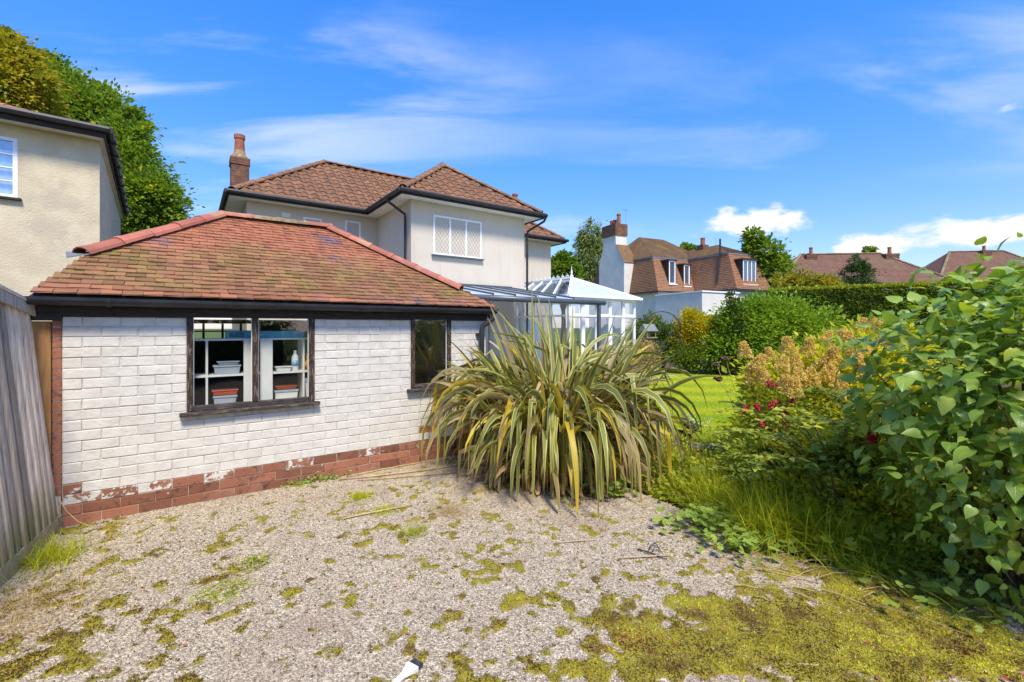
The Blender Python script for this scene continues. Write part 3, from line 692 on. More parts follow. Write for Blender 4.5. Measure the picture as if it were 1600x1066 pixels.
# windows
def old_window(a, b, z0, z1, mull):
    fr = MB(); jw = .047
    fr.box(a, a+jw, -.022, .045, z0, z1); fr.box(b-jw-.008, b, -.022, .045, z0, z1)
    if mull: fr.box(mull-.025, mull+.026, -.026, .045, z0+.045, z1)
    o = fr.build('window_frame', 'peeling_timber', gar, bevel=.006)
    MB().box(a+jw+.001, b-jw-.009, -.018, .045, z0, z0+.045).build('bottom_rail', 'peeling_sill', o, bevel=.005)
    MB().box(a-.055, b+.045, -.075, -.005, z0-.035, z0-.003).build('window_sill', 'peeling_sill', o, bevel=.007)
    ps = [(a+jw, mull-.025), (mull+.026, b-jw-.008)] if mull else [(a+jw, b-jw-.008)]
    for p, q in ps:
        MB().box(p, q, .012, .016, z0+.045, z1).build('pane', 'glass', o)
        b_ = MB().box(p+.0005, p+.006, .0, .0115, z0+.046, z1-.001); b_.box(q-.007, q-.0005, .0, .0115, z0+.046, z1-.001).build('glazing_bead', 'milky_plastic', o)
old_window(*WINS[0][:2], WINS[0][2], 1.70, 1.35); old_window(*WINS[1][:2], WINS[1][2], 1.70, None)
# beam under the eaves, gutter, downpipe
MB().box(-.20, S1+.05, -.035, .06, 1.722, 1.80).build('eaves_beam', 'black_timber', gar, bevel=.004)
MB().box(-.20, .0, -.034, .05, 1.655, 1.721).build('beam_end', 'black_timber', gar, bevel=.004)
MB().box(.0, S1, -.028, .004, 1.69, 1.7205).build('head_board', 'black_timber', gar)
gt = MB(); GX0, GX1, gy, gz_ = -.19, 4.06, -.135, 1.835
prof = [(math.cos(a)*.055, -math.sin(a)*.062) for a in np.linspace(0, math.pi, 9)]
nv = len(prof)
vs = [(x, gy+p[0]*sc_, gz_+p[1]*sc_) for x in (GX0, GX1) for sc_ in (1, .9) for p in prof]
fs = []
for L_ in (0, 1):
    for j in range(nv-1):
        a0, b0 = L_*nv+j, 2*nv+L_*nv+j; fs.append((a0, a0+1, b0+1, b0) if L_ == 0 else (a0+1, a0, b0, b0+1))
for e in (0, 2*nv): fs += [(e+j, e+j+1, e+nv+j+1, e+nv+j) for j in range(nv-1)]
fs += [(0, nv, 3*nv, 2*nv), (nv-1, 2*nv-1, 4*nv-1, 3*nv-1)]
gt.add(vs, fs)
gut = gt.build('gutter', 'black_plastic', gar)
ec = MB(); ec.add([(GX0-.012, gy+p[0]*1.08, gz_+p[1]*1.08) for p in prof]+[(GX0+.03, gy+p[0]*1.08, gz_+p[1]*1.08) for p in prof], [tuple(range(nv))]+[(j, j+1, nv+j+1, nv+j) for j in range(nv-1)]+[tuple(range(2*nv-1, nv-1, -1))])
ec.build('end_cap', 'black_plastic', gut)
for xx in (.28, 1.15, 2.25, 2.33, 3.05):
    ub = MB(); p2 = [(p[0]*1.1, p[1]*1.1) for p in prof]
    ub.add([(xx, gy+p[0], gz_+p[1]) for p in p2]+[(xx+.035, gy+p[0], gz_+p[1]) for p in p2], [(j, j+1, nv+j+1, nv+j) for j in range(nv-1)]+[tuple(range(nv)), tuple(range(2*nv-1, nv-1, -1))])
    ub.build('gutter_bracket', 'black_plastic', gut)
MB().tube([(4.02,-.135,1.79),(4.02,-.135,1.72),(3.97,-.12,1.68),(3.90,-.075,1.62),(3.885,-.07,1.56),(3.885,-.07,.02)], .034, 10).build('downpipe', 'black_plastic', gar, smooth=True)
MB().box(3.83, 3.93, -.05, -.0, 1.50, 1.53).build('pipe_clip', 'black_plastic', gar)
# roof deck, tiles
EO, EZ, XE0, XE1, DD = -.17, 1.865, -.16, 4.065, 1.675
RZ = 2.955; PIT = math.atan2(RZ-EZ, DD); YR = EO+DD; YB = EO+2*DD
XR1, XR0 = XE1-DD, XE1-DD-1.24; XLc = XR0-DD
xm = .10; tm = (xm-XLc)/DD; YM = EO+DD*tm; ZM = EZ+(RZ-EZ)*tm
dk = MB(); dn = .03
dk.add([(XE0,EO+.02,EZ-dn),(XE1-.02,EO+.02,EZ-dn),(XR1,YR,RZ-dn),(XR0,YR,RZ-dn),(xm,YM,ZM-dn)], [(0,1,2,3,4)])
dk.add([(XE1-.02,EO+.02,EZ-dn),(XE1-.02,YB,EZ-dn),(XR1,YR,RZ-dn)], [(0,1,2)])
dk.add([(XE1,YB,EZ-dn),(XE0,YB,EZ-dn),(XR0,YR,RZ-dn),(XR1,YR,RZ-dn)], [(0,1,2,3)])
dk.add([(XE0,YB,EZ-dn),(xm,YM,ZM-dn),(XR0,YR,RZ-dn)], [(0,1,2)])
dk.add([(XE0,EO+.02,EZ-dn),(xm,YM,ZM-dn),(XE0,YB,EZ-dn)], [(0,1,2)])
dk.build('roof_deck', 'black_timber', gar)
def tile_mesh(name, Wt, Lt, th, mat, k, wave=0.0, nseg=1, curl=.003):
    r = random.Random(k*31+7); vs = []; n = nseg+1
    xs = [Wt*i/nseg for i in range(n)]
    wv = [wave*math.sin(2*math.pi*i/nseg) for i in range(n)]
    e = [r.uniform(-curl, curl) for _ in range(4)]
    for row, yy in ((0, 0), (1, Lt)):
        for i, x in enumerate(xs):
            t = i/nseg; dz = (e[row*2]*(1-t)+e[row*2+1]*t)+wv[i]
            vs.append((x, yy+(r.uniform(-curl, curl) if row == 0 else 0), th+dz+(0 if row == 0 else -.002)))
    for i, x in enumerate(xs): vs.append((x, 0, wv[i]-.001+(e[0]*(1-i/nseg)+e[1]*i/nseg)*.5))
    for i, x in enumerate(xs): vs.append((x, Lt, wv[i]-.001))
    fs = [(i, i+1, n+i+1, n+i) for i in range(nseg)]+[(2*n+i, 2*n+i+1, i+1, i) for i in range(nseg)]
    fs += [(0, n, 3*n, 2*n), (n-1, 3*n-1, 4*n-1, 2*n-1)]
    me = bpy.data.meshes.new(name); me.from_pydata(vs, [], fs); me.materials.append(MATS[mat]); return me
def slope_tiles(O, e, wdir, poly, gauge, width, overlap, half=True):
    """poly in (a along eave, b up the slope); returns tiles (a, b, w)"""
    out = []; bmax = max(p[1] for p in poly); rows = int(bmax/gauge)+1
    for r in range(rows):
        b = r*gauge; bb = min(b+gauge*.5, bmax-.005)
        xs = []
        for i in range(len(poly)):
            (a1, b1), (a2, b2) = poly[i], poly[(i+1) % len(poly)]
            if (b1-bb)*(b2-bb) < 0: xs.append(a1+(a2-a1)*(bb-b1)/(b2-b1))
        if len(xs) < 2: continue
        lo, hi = min(xs), max(xs); k = math.floor(lo/width)-1; sh = (width/2 if (half and r % 2) else 0)
        while k*width+sh < hi:
            a0, a1 = max(lo, k*width+sh), min(hi, (k+1)*width+sh)
            if a1-a0 > width*.18: out.append((a0, b, a1-a0, min(1.0, (bmax+.015-b)/(gauge*1.35))))
            k += 1
    return out
def basis(e, wd):
    e = Vector(e).normalized(); wd = Vector(wd).normalized(); n = e.cross(wd).normalized()
    return Matrix((e, wd, n)).transposed()
cp, sp_ = math.cos(PIT), math.sin(PIT)
SL = DD/cp
poly = [(0, 0), (XE1-XE0, 0), (XR1-XE0, SL), (XR0-XE0, SL), (xm-XE0, tm*SL)]
TW, TG = .135, .079
tl = slope_tiles(None, None, None, poly, TG, TW, .02)
tmeshes = {mt: [tile_mesh('roof_tile', TW-.003, TG+.035, .013, mt, k, curl=.006) for k in range(5)] for mt in ('tile_old', 'tile_red')}
for t_ in ROOFTC: t_.object = gar
rt = random.Random(3); cnt = 0; extra = MB(); Mb = basis((1, 0, 0), (0, cp, sp_))
def garage_tile_mat(a, b):
    t = b/SL; n_ = float(fbm(np.array([a]), np.array([b]), .5, 77)[0]); n2 = float(fbm(np.array([a]), np.array([b*2.2]), .35, 99)[0])
    if t < .09: return 'tile_red' if rt.random() < .62 else 'tile_old'
    if t < .50+.10*(n_-.5): return 'tile_moss' if n_+rt.uniform(-.15, .15) > .49 else ('tile_old' if rt.random() < .8 else 'tile_red')
    if n2 > .60 and rt.random() < .75: return 'tile_blue'
    return 'tile_red' if rt.random() < .7 else 'tile_old'
tl.sort(key=lambda t: t[1])
tl_obj = tl[:300]
for j, (a, b, wd, r) in enumerate(tl):
    loc = Vector((XE0+a, EO, EZ))+Mb @ Vector((.002, b, .0))
    rot = Mb @ Matrix.Rotation(-.14+rt.uniform(-.03, .03), 3, 'X') @ Matrix.Rotation(rt.uniform(-.012, .012)*(2.4 if b < 3*TG else 1), 3, 'Z')
    M4 = Matrix.Translation(loc) @ rot.to_4x4() @ Matrix.Diagonal((wd/TW, r, 1, 1))
    mt = 'tile_red' if rt.random() < .55 else 'tile_old'
    if j < 300:
        o = link('roof_tile', rt.choice(tmeshes[mt]), gar); o.matrix_local = M4
    else:
        me = rt.choice(tmeshes[mt]); me.transform(Matrix.Identity(4))
        k0 = len(extra.v); extra.add([M4 @ v.co for v in me.vertices], [tuple(p.vertices) for p in me.polygons])
if extra.v:
    o = extra.build('upper_tiles', 'tile_red', gar, kind='stuff'); nvt = 8; a_ = o.data.attributes.new('rnd', 'FLOAT', 'POINT'); a_.data.foreach_set('value', np.repeat(np.random.default_rng(4).random(len(extra.v)//nvt), nvt).astype(np.float32))
# the other slopes, joined
ex2 = MB()
for (O, e, wd, pl_) in (((XE1, EO, EZ), (0, 1, 0), (-cp, 0, sp_), [(0, 0), (2*DD, 0), (DD, SL)]), ((XE1, YB, EZ), (-1, 0, 0), (0, -cp, sp_), [(0, 0), (XE1-XE0, 0), (XE1-XR0, SL), (DD, SL)])):
    Mx = basis(e, wd)
    for a, b, wdt, r in slope_tiles(None, None, None, pl_, .105, .33, 0):
        loc = Vector(O)+Mx @ Vector((a, b, 0)); rot = Mx @ Matrix.Rotation(-.085, 3, 'X')
        M4 = Matrix.Translation(loc) @ rot.to_4x4() @ Matrix.Diagonal((wdt/TW, r, 1, 1)); me = tmeshes['tile_old'][0]
        ex2.add([M4 @ v.co for v in me.vertices], [tuple(p.vertices) for p in me.polygons])
ex2.build('back_tiles', 'tile_old', gar, kind='stuff')
def ridge_run(parent, A, B, r0, step, mats, name='ridge_tile', cap=True, seg=7, lift=.0, flat=.72):
    """half round tiles overlapping from A (low end) to B"""
    A = Vector(A); B = Vector(B); d = (B-A); Ln = d.length; d.normalize(); nT = max(1, round(Ln/step)); st = Ln/nT
    side = d.cross(Vector((0, 0, 1))).normalized(); up = side.cross(d).normalized()
    Mx = Matrix((d, side, up)).transposed().to_4x4(); rr = random.Random(int(Ln*1000))
    cache = {}
    for i in range(nT):
        mt = mats[i % len(mats)]
        if mt not in cache:
            vs = []
            for (x, ra) in ((-.02, r0*1.09), (.035, r0*1.09), (.036, r0), (st+.015, r0*.97)):
                for j in range(seg+1):
                    an = math.pi*j/seg; vs.append((x, math.cos(an)*ra, math.sin(an)*ra*flat))
                for j in range(seg+1):
                    an = math.pi*j/seg; vs.append((x, math.cos(an)*(ra-.014), math.sin(an)*(ra-.014)*flat-.0))
            m2 = 2*(seg+1); fs = []
            for q in range(3):
                for j in range(seg): fs.append((q*m2+j, q*m2+j+1, (q+1)*m2+j+1, (q+1)*m2+j))
            for j in range(seg): fs.append((seg+1+j, seg+2+j, j+1, j)); fs.append((3*m2+j, 3*m2+j+1, 3*m2+seg+2+j, 3*m2+seg+1+j))
            me = bpy.data.meshes.new(name); me.from_pydata(vs, [], fs); me.materials.append(MATS[mt]); cache[mt] = me
        o = link(name, cache[mt], parent)
        o.matrix_local = Matrix.Translation(A+d*st*i+up*lift+Vector((0, 0, rr.uniform(-.004, .006)))) @ Mx
ridge_run(gar, (XE1-.36, EO+.36, EZ+.36*(RZ-EZ)/DD), (XR1, YR, RZ), .085, .34, ['ridge_red'])
ridge_run(gar, (xm-.03, YM-.03, ZM-.02), (XR0, YR, RZ), .09, .36, ['ridge_red'])
ridge_run(gar, (XR1+.02, YR, RZ+.005), (XR0-.02, YR, RZ+.005), .085, .31, ['ridge_red', 'ridge_grey', 'ridge_grey', 'ridge_red'])
MB().box(-.0, .0, 0, 0, 0, 0)
# lead flashing at the upper left end
MB().poly([(xm-.14, YM-.05, ZM-.06), (xm+.02, YM-.10, ZM-.02), (xm+.0, YM+.1, ZM+.02), (xm-.16, YM+.05, ZM+.0)], .01).build('lead_flashing', 'lead', gar)

# timber post between fence and garage
MB().box(-.175, -.062, -.01, .07, 0, 1.65).build('timber_post', 'timber_post', None, bevel=.004)
tp = bpy.data.objects['timber_post']; tp.location = G0; tp.rotation_euler = (0, 0, ANG); props(tp, 'orange brown timber post between the grey fence and the white garage wall', 'post')

# ---- things seen through the garage window (garage frame)
def gw(x, y, z): return Vector(G0)+UU*x+VV*y+Vector((0, 0, z))
sh = empty('shelf_unit', gw(0, 0, 0), ANG, 'white painted shelf unit standing behind the large garage window', 'shelves')
for z in (1.475, 1.13, .80): MB().box(.72, 2.10, .12, .40, z, z+.018).build('shelf', 'white_paint', sh)
for x in (.955, 1.80): MB().box(x, x+.018, .121, .39, .02, 1.474).build('upright', 'white_paint', sh)
MB().box(1.262, 1.345, .098, .118, .02, 1.49).build('side_board', 'white_paint', sh); MB().box(1.405, 1.515, .098, .118, .02, 1.49).build('side_board', 'white_paint', sh)
def gobj(mb, name, mat, x, y, z, label, cat, **k):
    o = mb.build(name, mat, None, **k); o.location = gw(x, y, z); o.rotation_euler = (0, 0, ANG); return props(o, label, cat)
bc = gobj(MB().box(0, .70, 0, .14, 0, .072), 'carton', 'blue_card', 1.12, .14, 1.494, 'long flat blue carton lying on top of the white shelf unit', 'box', bevel=.003)
MB().box(.02, .15, -.002, -.0005, .012, .06).build('printed_label', 'blue_print', bc); MB().box(.22, .33, -.002, -.0005, .028, .042).build('printed_label', 'grey_plastic', bc)
def tub(x, y, z, w, d, h, mat, lidmat, label, cat='tub'):
    m_ = MB(); m_.add([(.01,.01,0),(w-.01,.01,0),(w-.01,d-.01,0),(.01,d-.01,0),(0,0,h*.82),(w,0,h*.82),(w,d,h*.82),(0,d,h*.82)], [(3,2,1,0),(4,5,6,7),(0,1,5,4),(1,2,6,5),(2,3,7,6),(3,0,4,7)])
    o = gobj(m_, 'plastic_tub', mat, x, y, z, label, cat, bevel=.008)
    MB().box(-.006, w+.006, -.006, d+.006, h*.82+.001, h).build('lid', lidmat, o, bevel=.004)
tub(1.02, .15, 1.148, .22, .15, .085, 'grey_plastic', 'grey_plastic', 'translucent grey plastic tub with lid on the middle shelf left of the mullion')
tub(1.05, .15, 1.235, .18, .12, .035, 'grey_plastic', 'grey_plastic', 'small shallow grey tub stacked on the larger grey tub')
tub(.73, .16, 1.148, .13, .1, .06, 'orange_plastic', 'milky_plastic', 'small orange tub at the far left end of the middle shelf')
tub(1.02, .18, .818, .19, .14, .12, 'grey_plastic', 'grey_plastic', 'clear storage box on the bottom shelf under the orange tray')
tub(1.01, .17, .942, .21, .16, .05, 'orange_plastic', 'orange_plastic', 'orange tray on top of the clear box on the bottom shelf', 'tray')
tub(1.56, .2, .955, .20, .14, .035, 'orange_plastic', 'orange_plastic', 'orange tray on the bottom shelf right of the mullion', 'tray')
tub(1.55, .2, .818, .22, .15, .13, 'milky_plastic', 'grey_plastic', 'grey white box under the right hand orange tray', 'box')
tub(1.55, .14, 1.148, .15, .11, .05, 'milky_plastic', 'milky_plastic', 'flat white box beside the plastic bottle', 'box')
tub(1.83, .14, .86, .13, .1, .20, 'milky_plastic', 'label_blue', 'white and blue packet at the right end of the bottom shelf', 'packet')
bt = gobj(MB().lathe([(.030,0),(.034,.01),(.034,.13),(.028,.155),(.014,.18),(.013,.19)], seg=16), 'bottle', 'milky_plastic', 1.735, .17, 1.148, 'white plastic bottle with blue label on the middle shelf', 'bottle', smooth=True)
MB().lathe([(.0345,.05),(.0345,.11)], seg=16).build('label_band', 'label_blue', bt, smooth=True); MB().lathe([(.015,.19),(.015,.212)], seg=12).build('cap', 'white_upvc', bt)
gl = MB()
for k in range(6): gl.tube([(rt.uniform(0,.07), rt.uniform(0,.05), 0), (rt.uniform(0,.08), rt.uniform(0,.05), .05), (rt.uniform(.01,.09), rt.uniform(0,.05), .10+.012*k)], [.022,.026,.012], 8)
gobj(gl, 'rubber_gloves', 'yellow_rubber', 1.84, .16, 1.165, 'crumpled yellow rubber gloves at the right end of the middle shelf', 'gloves', smooth=True)

# ================================================================== FENCE
FA = Vector((-3.60, 3.62, 0)); FD = Vector((.47, -.883, 0)).normalized(); FN = Vector((-FD.y, FD.x, 0))   # FN towards the drive
if FN.x < 0: FN = -FN
fen = empty('fence', FA, math.atan2(FD.y, FD.x), 'weathered grey closeboard timber fence leaning beside the gravel drive on the left', 'fence')
LN = -.17/1.75
def ftop(s): return 1.775+.18*s
inw = 1 if (Vector((0,0,1)).cross(FD)).dot(FN) > 0 else -1     # local +y side
n = 27; pw = .098
for i in range(n):
    s = .01+i*pw; h = ftop(s)-.005+random.uniform(-.012, .012); z0 = .11
    y = lambda z: inw*(.0+LN*z)
    d = .009 if i % 2 else 0
    a, b = s, s+pw+.012; t1, t2 = .004, .024
    vs = []
    for z in (z0, h):
        yy = y(z)+inw*(.002*(i % 3)); lean = -.05*(z-z0)*0
        vs += [(a, yy, z), (b, yy, z), (b, yy+inw*(t2+d*.4), z), (a, yy+inw*t1, z)]
    pl_ = MB().add(vs, [(3,2,1,0),(4,5,6,7),(0,1,5,4),(1,2,6,5),(2,3,7,6),(3,0,4,7)]); o = pl_.build('plank', 'fence_wood', fen)
sE = n*pw
def fbar(name, z0, z1, dy0, dy1, mat='fence_wood'):
    vs = []
    for s in (-.01, sE):
        zt = ftop(s)-1.775
        f = (lambda z: z+zt) if z0 > 1 else (lambda z: z)
        for (yy, zz) in ((dy0, z0), (dy1, z0), (dy1, z1), (dy0, z1)): vs.append((s, inw*(LN*zz+yy), f(zz)))
    MB().add(vs, [(3,2,1,0),(4,5,6,7),(0,1,5,4),(1,2,6,5),(2,3,7,6),(3,0,4,7)]).build(name, mat, fen)
fbar('capping_rail', 1.765, 1.79, -.045, .05); fbar('top_rail', 1.68, 1.762, .024, .042); fbar('gravel_board', .0, .112, -.004, .024)
MB().box(2.0, 2.09, -inw*.1-.045, -inw*.1+.045, 0, 1.9).build('fence_post', 'fence_wood', fen)

# ================================================================== HOUSES
def wall_rect(mb, x0, x1, y0, y1, z0, z1): mb.box(x0, x1, y0, y1, z0, z1)
def window_unit(parent, face, a0, a1, z0, z1, y, lights, lattice=True, sill='slate_paint', frame='white_upvc', curtain=True, pane='glass_window', bars=0, fw=.05):
    """face 'y': plane at y, facing -y ; a = x"""
    fr = MB(); d0, d1 = y-.025, y+.03
    fr.box(a0, a1, d0, d1, z0, z0+fw); fr.box(a0, a1, d0, d1, z1-fw, z1)
    n = lights; wl = (a1-a0)/n
    for i in range(n+1):
        x = a0+i*wl; h = fw if 0 < i < n else fw/2
        xa, xb = (x, x+fw) if i == 0 else ((x-fw, x) if i == n else (x-fw/2, x+fw/2))
        fr.box(xa, xb, d0+.001, d1-.001, z0+fw, z1-fw)
    for k in range(bars): zz = z0+fw+(z1-z0-2*fw)*(k+1)/(bars+1); fr.box(a0+fw, a1-fw, d0+.004, d1-.006, zz-.009, zz+.009)
    wf = fr.build('window', frame, parent)
    for i in range(n):
        xa = a0+i*wl+(fw if i == 0 else fw/2); xb = a0+(i+1)*wl-(fw if i == n-1 else fw/2)
        MB().box(xa, xb, y+.001, y+.007, z0+fw, z1-fw).build('pane', pane, wf)
        if lattice:
            la = MB(); w_, h_ = xb-xa, z1-z0-2*fw; pz = .155; pxw = .105
            k = -12
            for k in range(-14, 15):
                for sgn in (1, -1):
                    # line x = xa + w/2 + k*pxw + sgn*(z-zm)*pxw/pz
                    pts = []
                    zs = np.linspace(0, h_, 40); xs = w_/2+k*pxw+sgn*(zs-h_/2)*pxw/pz
                    ok = (xs >= 0) & (xs <= w_)
                    if ok.sum() > 2:
                        q = np.where(ok)[0]; la.bar((xa+xs[q[0]], y-.002, z0+fw+zs[q[0]]), (xa+xs[q[-1]], y-.002, z0+fw+zs[q[-1]]), .004, .0075, (0, 1, 0))
            la.build('lattice', 'lead_came', wf)
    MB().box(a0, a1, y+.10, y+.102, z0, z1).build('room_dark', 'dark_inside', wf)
    if curtain: MB().box(a0+fw, a1-fw, y+.06, y+.062, z0+.02, z0+(z1-z0)*.80).build('net_curtain', 'curtain', wf)
    if sill: MB().box(a0-.05, a1+.05, y-.10, y+.0, z0-.04, z0-.002).build('window_sill', sill, wf, bevel=.005)
    return wf

A0 = Vector((-7.348, 11.794, 0))
hs = empty('house', A0, ANG, 'cream rendered two storey house with brown tiled hipped roofs behind the garage', 'house')
ZE = 5.1; OV = .44; MX1 = 11.64; MY = -.1; WX0, WX1, WY = 3.58, 8.26, -2.8; TP = .74
MD = 3.0; WD = (WX1-WX0)/2; MB_Y = MY+2*MD
wm = MB()
wm.box(OV, WX0+OV+.001, MY+OV, MB_Y-OV, 0, ZE-.05)
wm.box(WX1-OV-.001, MX1-OV, MY+OV, MB_Y-OV, 0, ZE-.05)
wm.build('wall', 'render_cream', hs)
w2 = MB(); w2.box(WX0+OV, WX1-OV, WY+OV, MB_Y-OV-.01, 0, ZE-.05); w2.build('wall', 'render_cream', hs)
sf = MB(); sf.box(.02, MX1-.02, MY+.02, MB_Y, ZE-.05, ZE-.02); sf.box(WX0+.02, WX1-.02, WY+.02, MY+.0195, ZE-.0495, ZE-.0205); sf.build('soffit', 'soffit', hs)
fa = MB(); ft = .022
for (a, b) in (((0, MY), (WX0, MY)), ((WX0, MY), (WX0, WY)), ((WX0, WY), (WX1, WY)), ((WX1, WY), (WX1, MY)), ((WX1, MY), (MX1, MY)), ((MX1, MY), (MX1, MB_Y)), ((0, MB_Y), (0, MY))):
    fa.bar((a[0], a[1], ZE-.02), (b[0], b[1], ZE-.02), ft, .13)
fa.build('fascia', 'black_timber', hs)
gu = MB()
GL = [(-.06, MB_Y), (-.06, MY-.06), (WX0-.06, MY-.06), (WX0-.06, WY-.06), (WX1+.06, WY-.06), (WX1+.06, MY-.06), (MX1+.06, MY-.06), (MX1+.06, MB_Y)]
for p, q in zip(GL[:-1], GL[1:]): gu.tube([(p[0], p[1], ZE+.02), (q[0], q[1], ZE+.02)], .055, 8)
gu.build('gutter', 'black_plastic', hs)
# roof slopes (a along eave, b up) and deck
cz = math.cos(math.atan(TP)); SLm = MD/cz; SLw = WD/cz
RZm = ZE+MD*TP; RZw = ZE+WD*TP; rz0 = ZE+.05
vy = MY+(WD)  # y where wing ridge meets main slope
dk = MB(); q = lambda x, y, z: (x, y, z+.03)
dk.add([q(0,MY,ZE),q(MX1,MY,ZE),q(MX1-MD,MY+MD,RZm),q(MD,MY+MD,RZm),q(MX1,MB_Y,ZE),q(0,MB_Y,ZE)], [(0,1,2,3),(1,4,2),(4,5,3,2),(5,0,3)])
dk.add([q(WX0,WY,ZE),q(WX1,WY,ZE),q(WX0+WD,WY+WD,RZw),q(WX0+WD,vy,RZw),q(WX0,MY,ZE),q(WX1,MY,ZE)], [(0,1,2),(4,0,2,3),(1,5,3,2)])
dk.build('roof_deck', 'house_tile', hs)
hp = [tile_mesh('roof_tile', .298, .36, .018, 'house_tile', k, wave=.026, nseg=6, curl=.002) for k in range(4)]
slopes = [ # origin, e, w, polygon, priority
 ((0, MY, ZE+.05), (1,0,0), (0, cz, cz*TP), [(0,0),(WX0,0),(WX0+WD,WD/cz),(MX1-MD, SLm),(MD,SLm)], 0),
 ((WX0, WY, ZE+.05), (1,0,0), (0, cz, cz*TP), [(0,0),(2*WD,0),(WD,SLw)], 0),
 ((WX1, MY, ZE+.05), (1,0,0), (0, cz, cz*TP), [(0,0),(MX1-WX1,0),(MX1-WX1-MD,SLm),(-WD,WD/cz)], 1),
 ((WX0, MY, ZE+.05), (0,-1,0), (cz, 0, cz*TP), [(0,0),(MY-WY,0),(MY-WY-WD,SLw),(-WD,SLw)], 2),
 ((WX1, WY, ZE+.05), (0,1,0), (-cz, 0, cz*TP), [(0,0),(MY-WY,0),(MY-WY+WD,SLw),(WD,SLw)], 3),
 ((0, MB_Y, ZE+.05), (0,-1,0), (cz, 0, cz*TP), [(0,0),(2*MD,0),(MD,SLm)], 3),
 ((MX1, MY, ZE+.05), (0,1,0), (-cz, 0, cz*TP), [(0,0),(2*MD,0),(MD,SLm)], 3),
 ((MX1, MB_Y, ZE+.05), (-1,0,0), (0, -cz, cz*TP), [(0,0),(MX1,0),(MX1-MD,SLm),(MD,SLm)], 3)]
allt = []
for O, e, wd, pl_, pr in slopes:
    Mx = basis(e, wd)
    for a, b, wt, r in slope_tiles(None, None, None, pl_, .30, .30, 0, half=False):
        loc = Vector(O)+Mx @ Vector((a, b-.02, 0)); rot = Mx @ Matrix.Rotation(-.07+rt.uniform(-.004, .004), 3, 'X')
        allt.append((pr, b, Matrix.Translation(loc) @ rot.to_4x4() @ Matrix.Diagonal((wt/.30, r, 1, 1))))
allt.sort(key=lambda t: (t[0], t[1]))
ex = MB()
for i, (pr, b, M4) in enumerate(allt):
    if i < 300: link('roof_tile', rt.choice(hp), hs).matrix_local = M4
    else:
        me = hp[0]; ex.add([M4 @ v.co for v in me.vertices], [tuple(p.vertices) for p in me.polygons])
if ex.v: ex.build('more_roof_tiles', 'house_tile', hs, kind='stuff')
noisy('hip_tile', (.24, .125, .065), (.2, .11, .06), 6, .85, .3, .006, rnd=.2, c3=(.12, .09, .06))
ridge_run(hs, (.08, MY+.08, ZE+.10), (MD, MY+MD, RZm+.06), .11, .42, ['hip_tile'])
ridge_run(hs, (MX1-.08, MY+.08, ZE+.10), (MX1-MD, MY+MD, RZm+.06), .11, .42, ['hip_tile'])
ridge_run(hs, (MD, MY+MD, RZm+.06), (MX1-MD, MY+MD, RZm+.06), .11, .42, ['hip_tile'])
ridge_run(hs, (WX0+.06, WY+.06, ZE+.10), (WX0+WD, WY+WD, RZw+.06), .11, .42, ['hip_tile'])
ridge_run(hs, (WX1-.06, WY+.06, ZE+.10), (WX0+WD, WY+WD, RZw+.06), .11, .42, ['hip_tile'])
ridge_run(hs, (WX0+WD, WY+WD, RZw+.06), (WX0+WD, vy, RZw+.06), .11, .42, ['hip_tile'])
# chimneys
def brick_stack(parent, x, y, w, z0, z1, pots, shoulder=True):
    c = MB(); ch = .075; k = 0; z = z0; rr = random.Random(int(z1*100))
    while z < z1-.01:
        o_ = .0 if z < z1-.25 else .025
        off = (k % 2)*.11
        c.box(x-w/2-o_, x+w/2+o_, y-w/2-o_, y+w/2+o_, z, z+ch-.008); c.box(x-w/2+.006, x+w/2-.006, y-w/2+.006, y+w/2-.006, z+ch-.008, z+ch); z += ch; k += 1
    st = c.build('chimney', 'chimney_brick', parent)
    if shoulder: MB().lathe([(w*.55,z),(w*.52,z+.05),(w*.36,z+.16),(w*.30,z+.28)], (x, y, 0), 4 if False else 12).build('flaunching', 'ridge_grey', st)
    for (dx, dy, h, r) in pots: MB().lathe([(r*.95,z),(r,z+.02),(r*.85,z+h*.8),(r*1.0,z+h*.85),(r*1.0,z+h),(r*.7,z+h)], (x+dx, y+dy, 0), 12).build('chimney_pot', 'pot_clay', st, smooth=False)
    return st
brick_stack(hs, .5, 3.2, .50, 5.3, 7.0, [(0, 0, .78, .16)])
brick_stack(hs, 10.8, 2.5, .62, 5.5, 7.0, [(-.16, 0, .38, .13), (.16, .0, .52, .13)], False)
# upstairs windows
window_unit(hs, 'y', *( (1.86, 2.36) ), 3.95, 4.80, MY+OV, 1, curtain=True)
window_unit(hs, 'y', 3.03, 3.50, 3.75, 4.86, MY+OV, 1, curtain=False)
wy = WY+OV
window_unit(hs, 'y', 4.66, 6.22, 3.62, 4.72, wy, 3)
for (x, z) in ((1.3, 4.78),): MB().box(x, x+.22, MY+OV-.012, MY+OV, z-.06, z+.07).build('air_vent', 'milky_plastic', hs)
MB().box(9.9, 10.05, MY+OV-.012, MY+OV, 4.32, 4.46).build('air_vent', 'stone', hs)
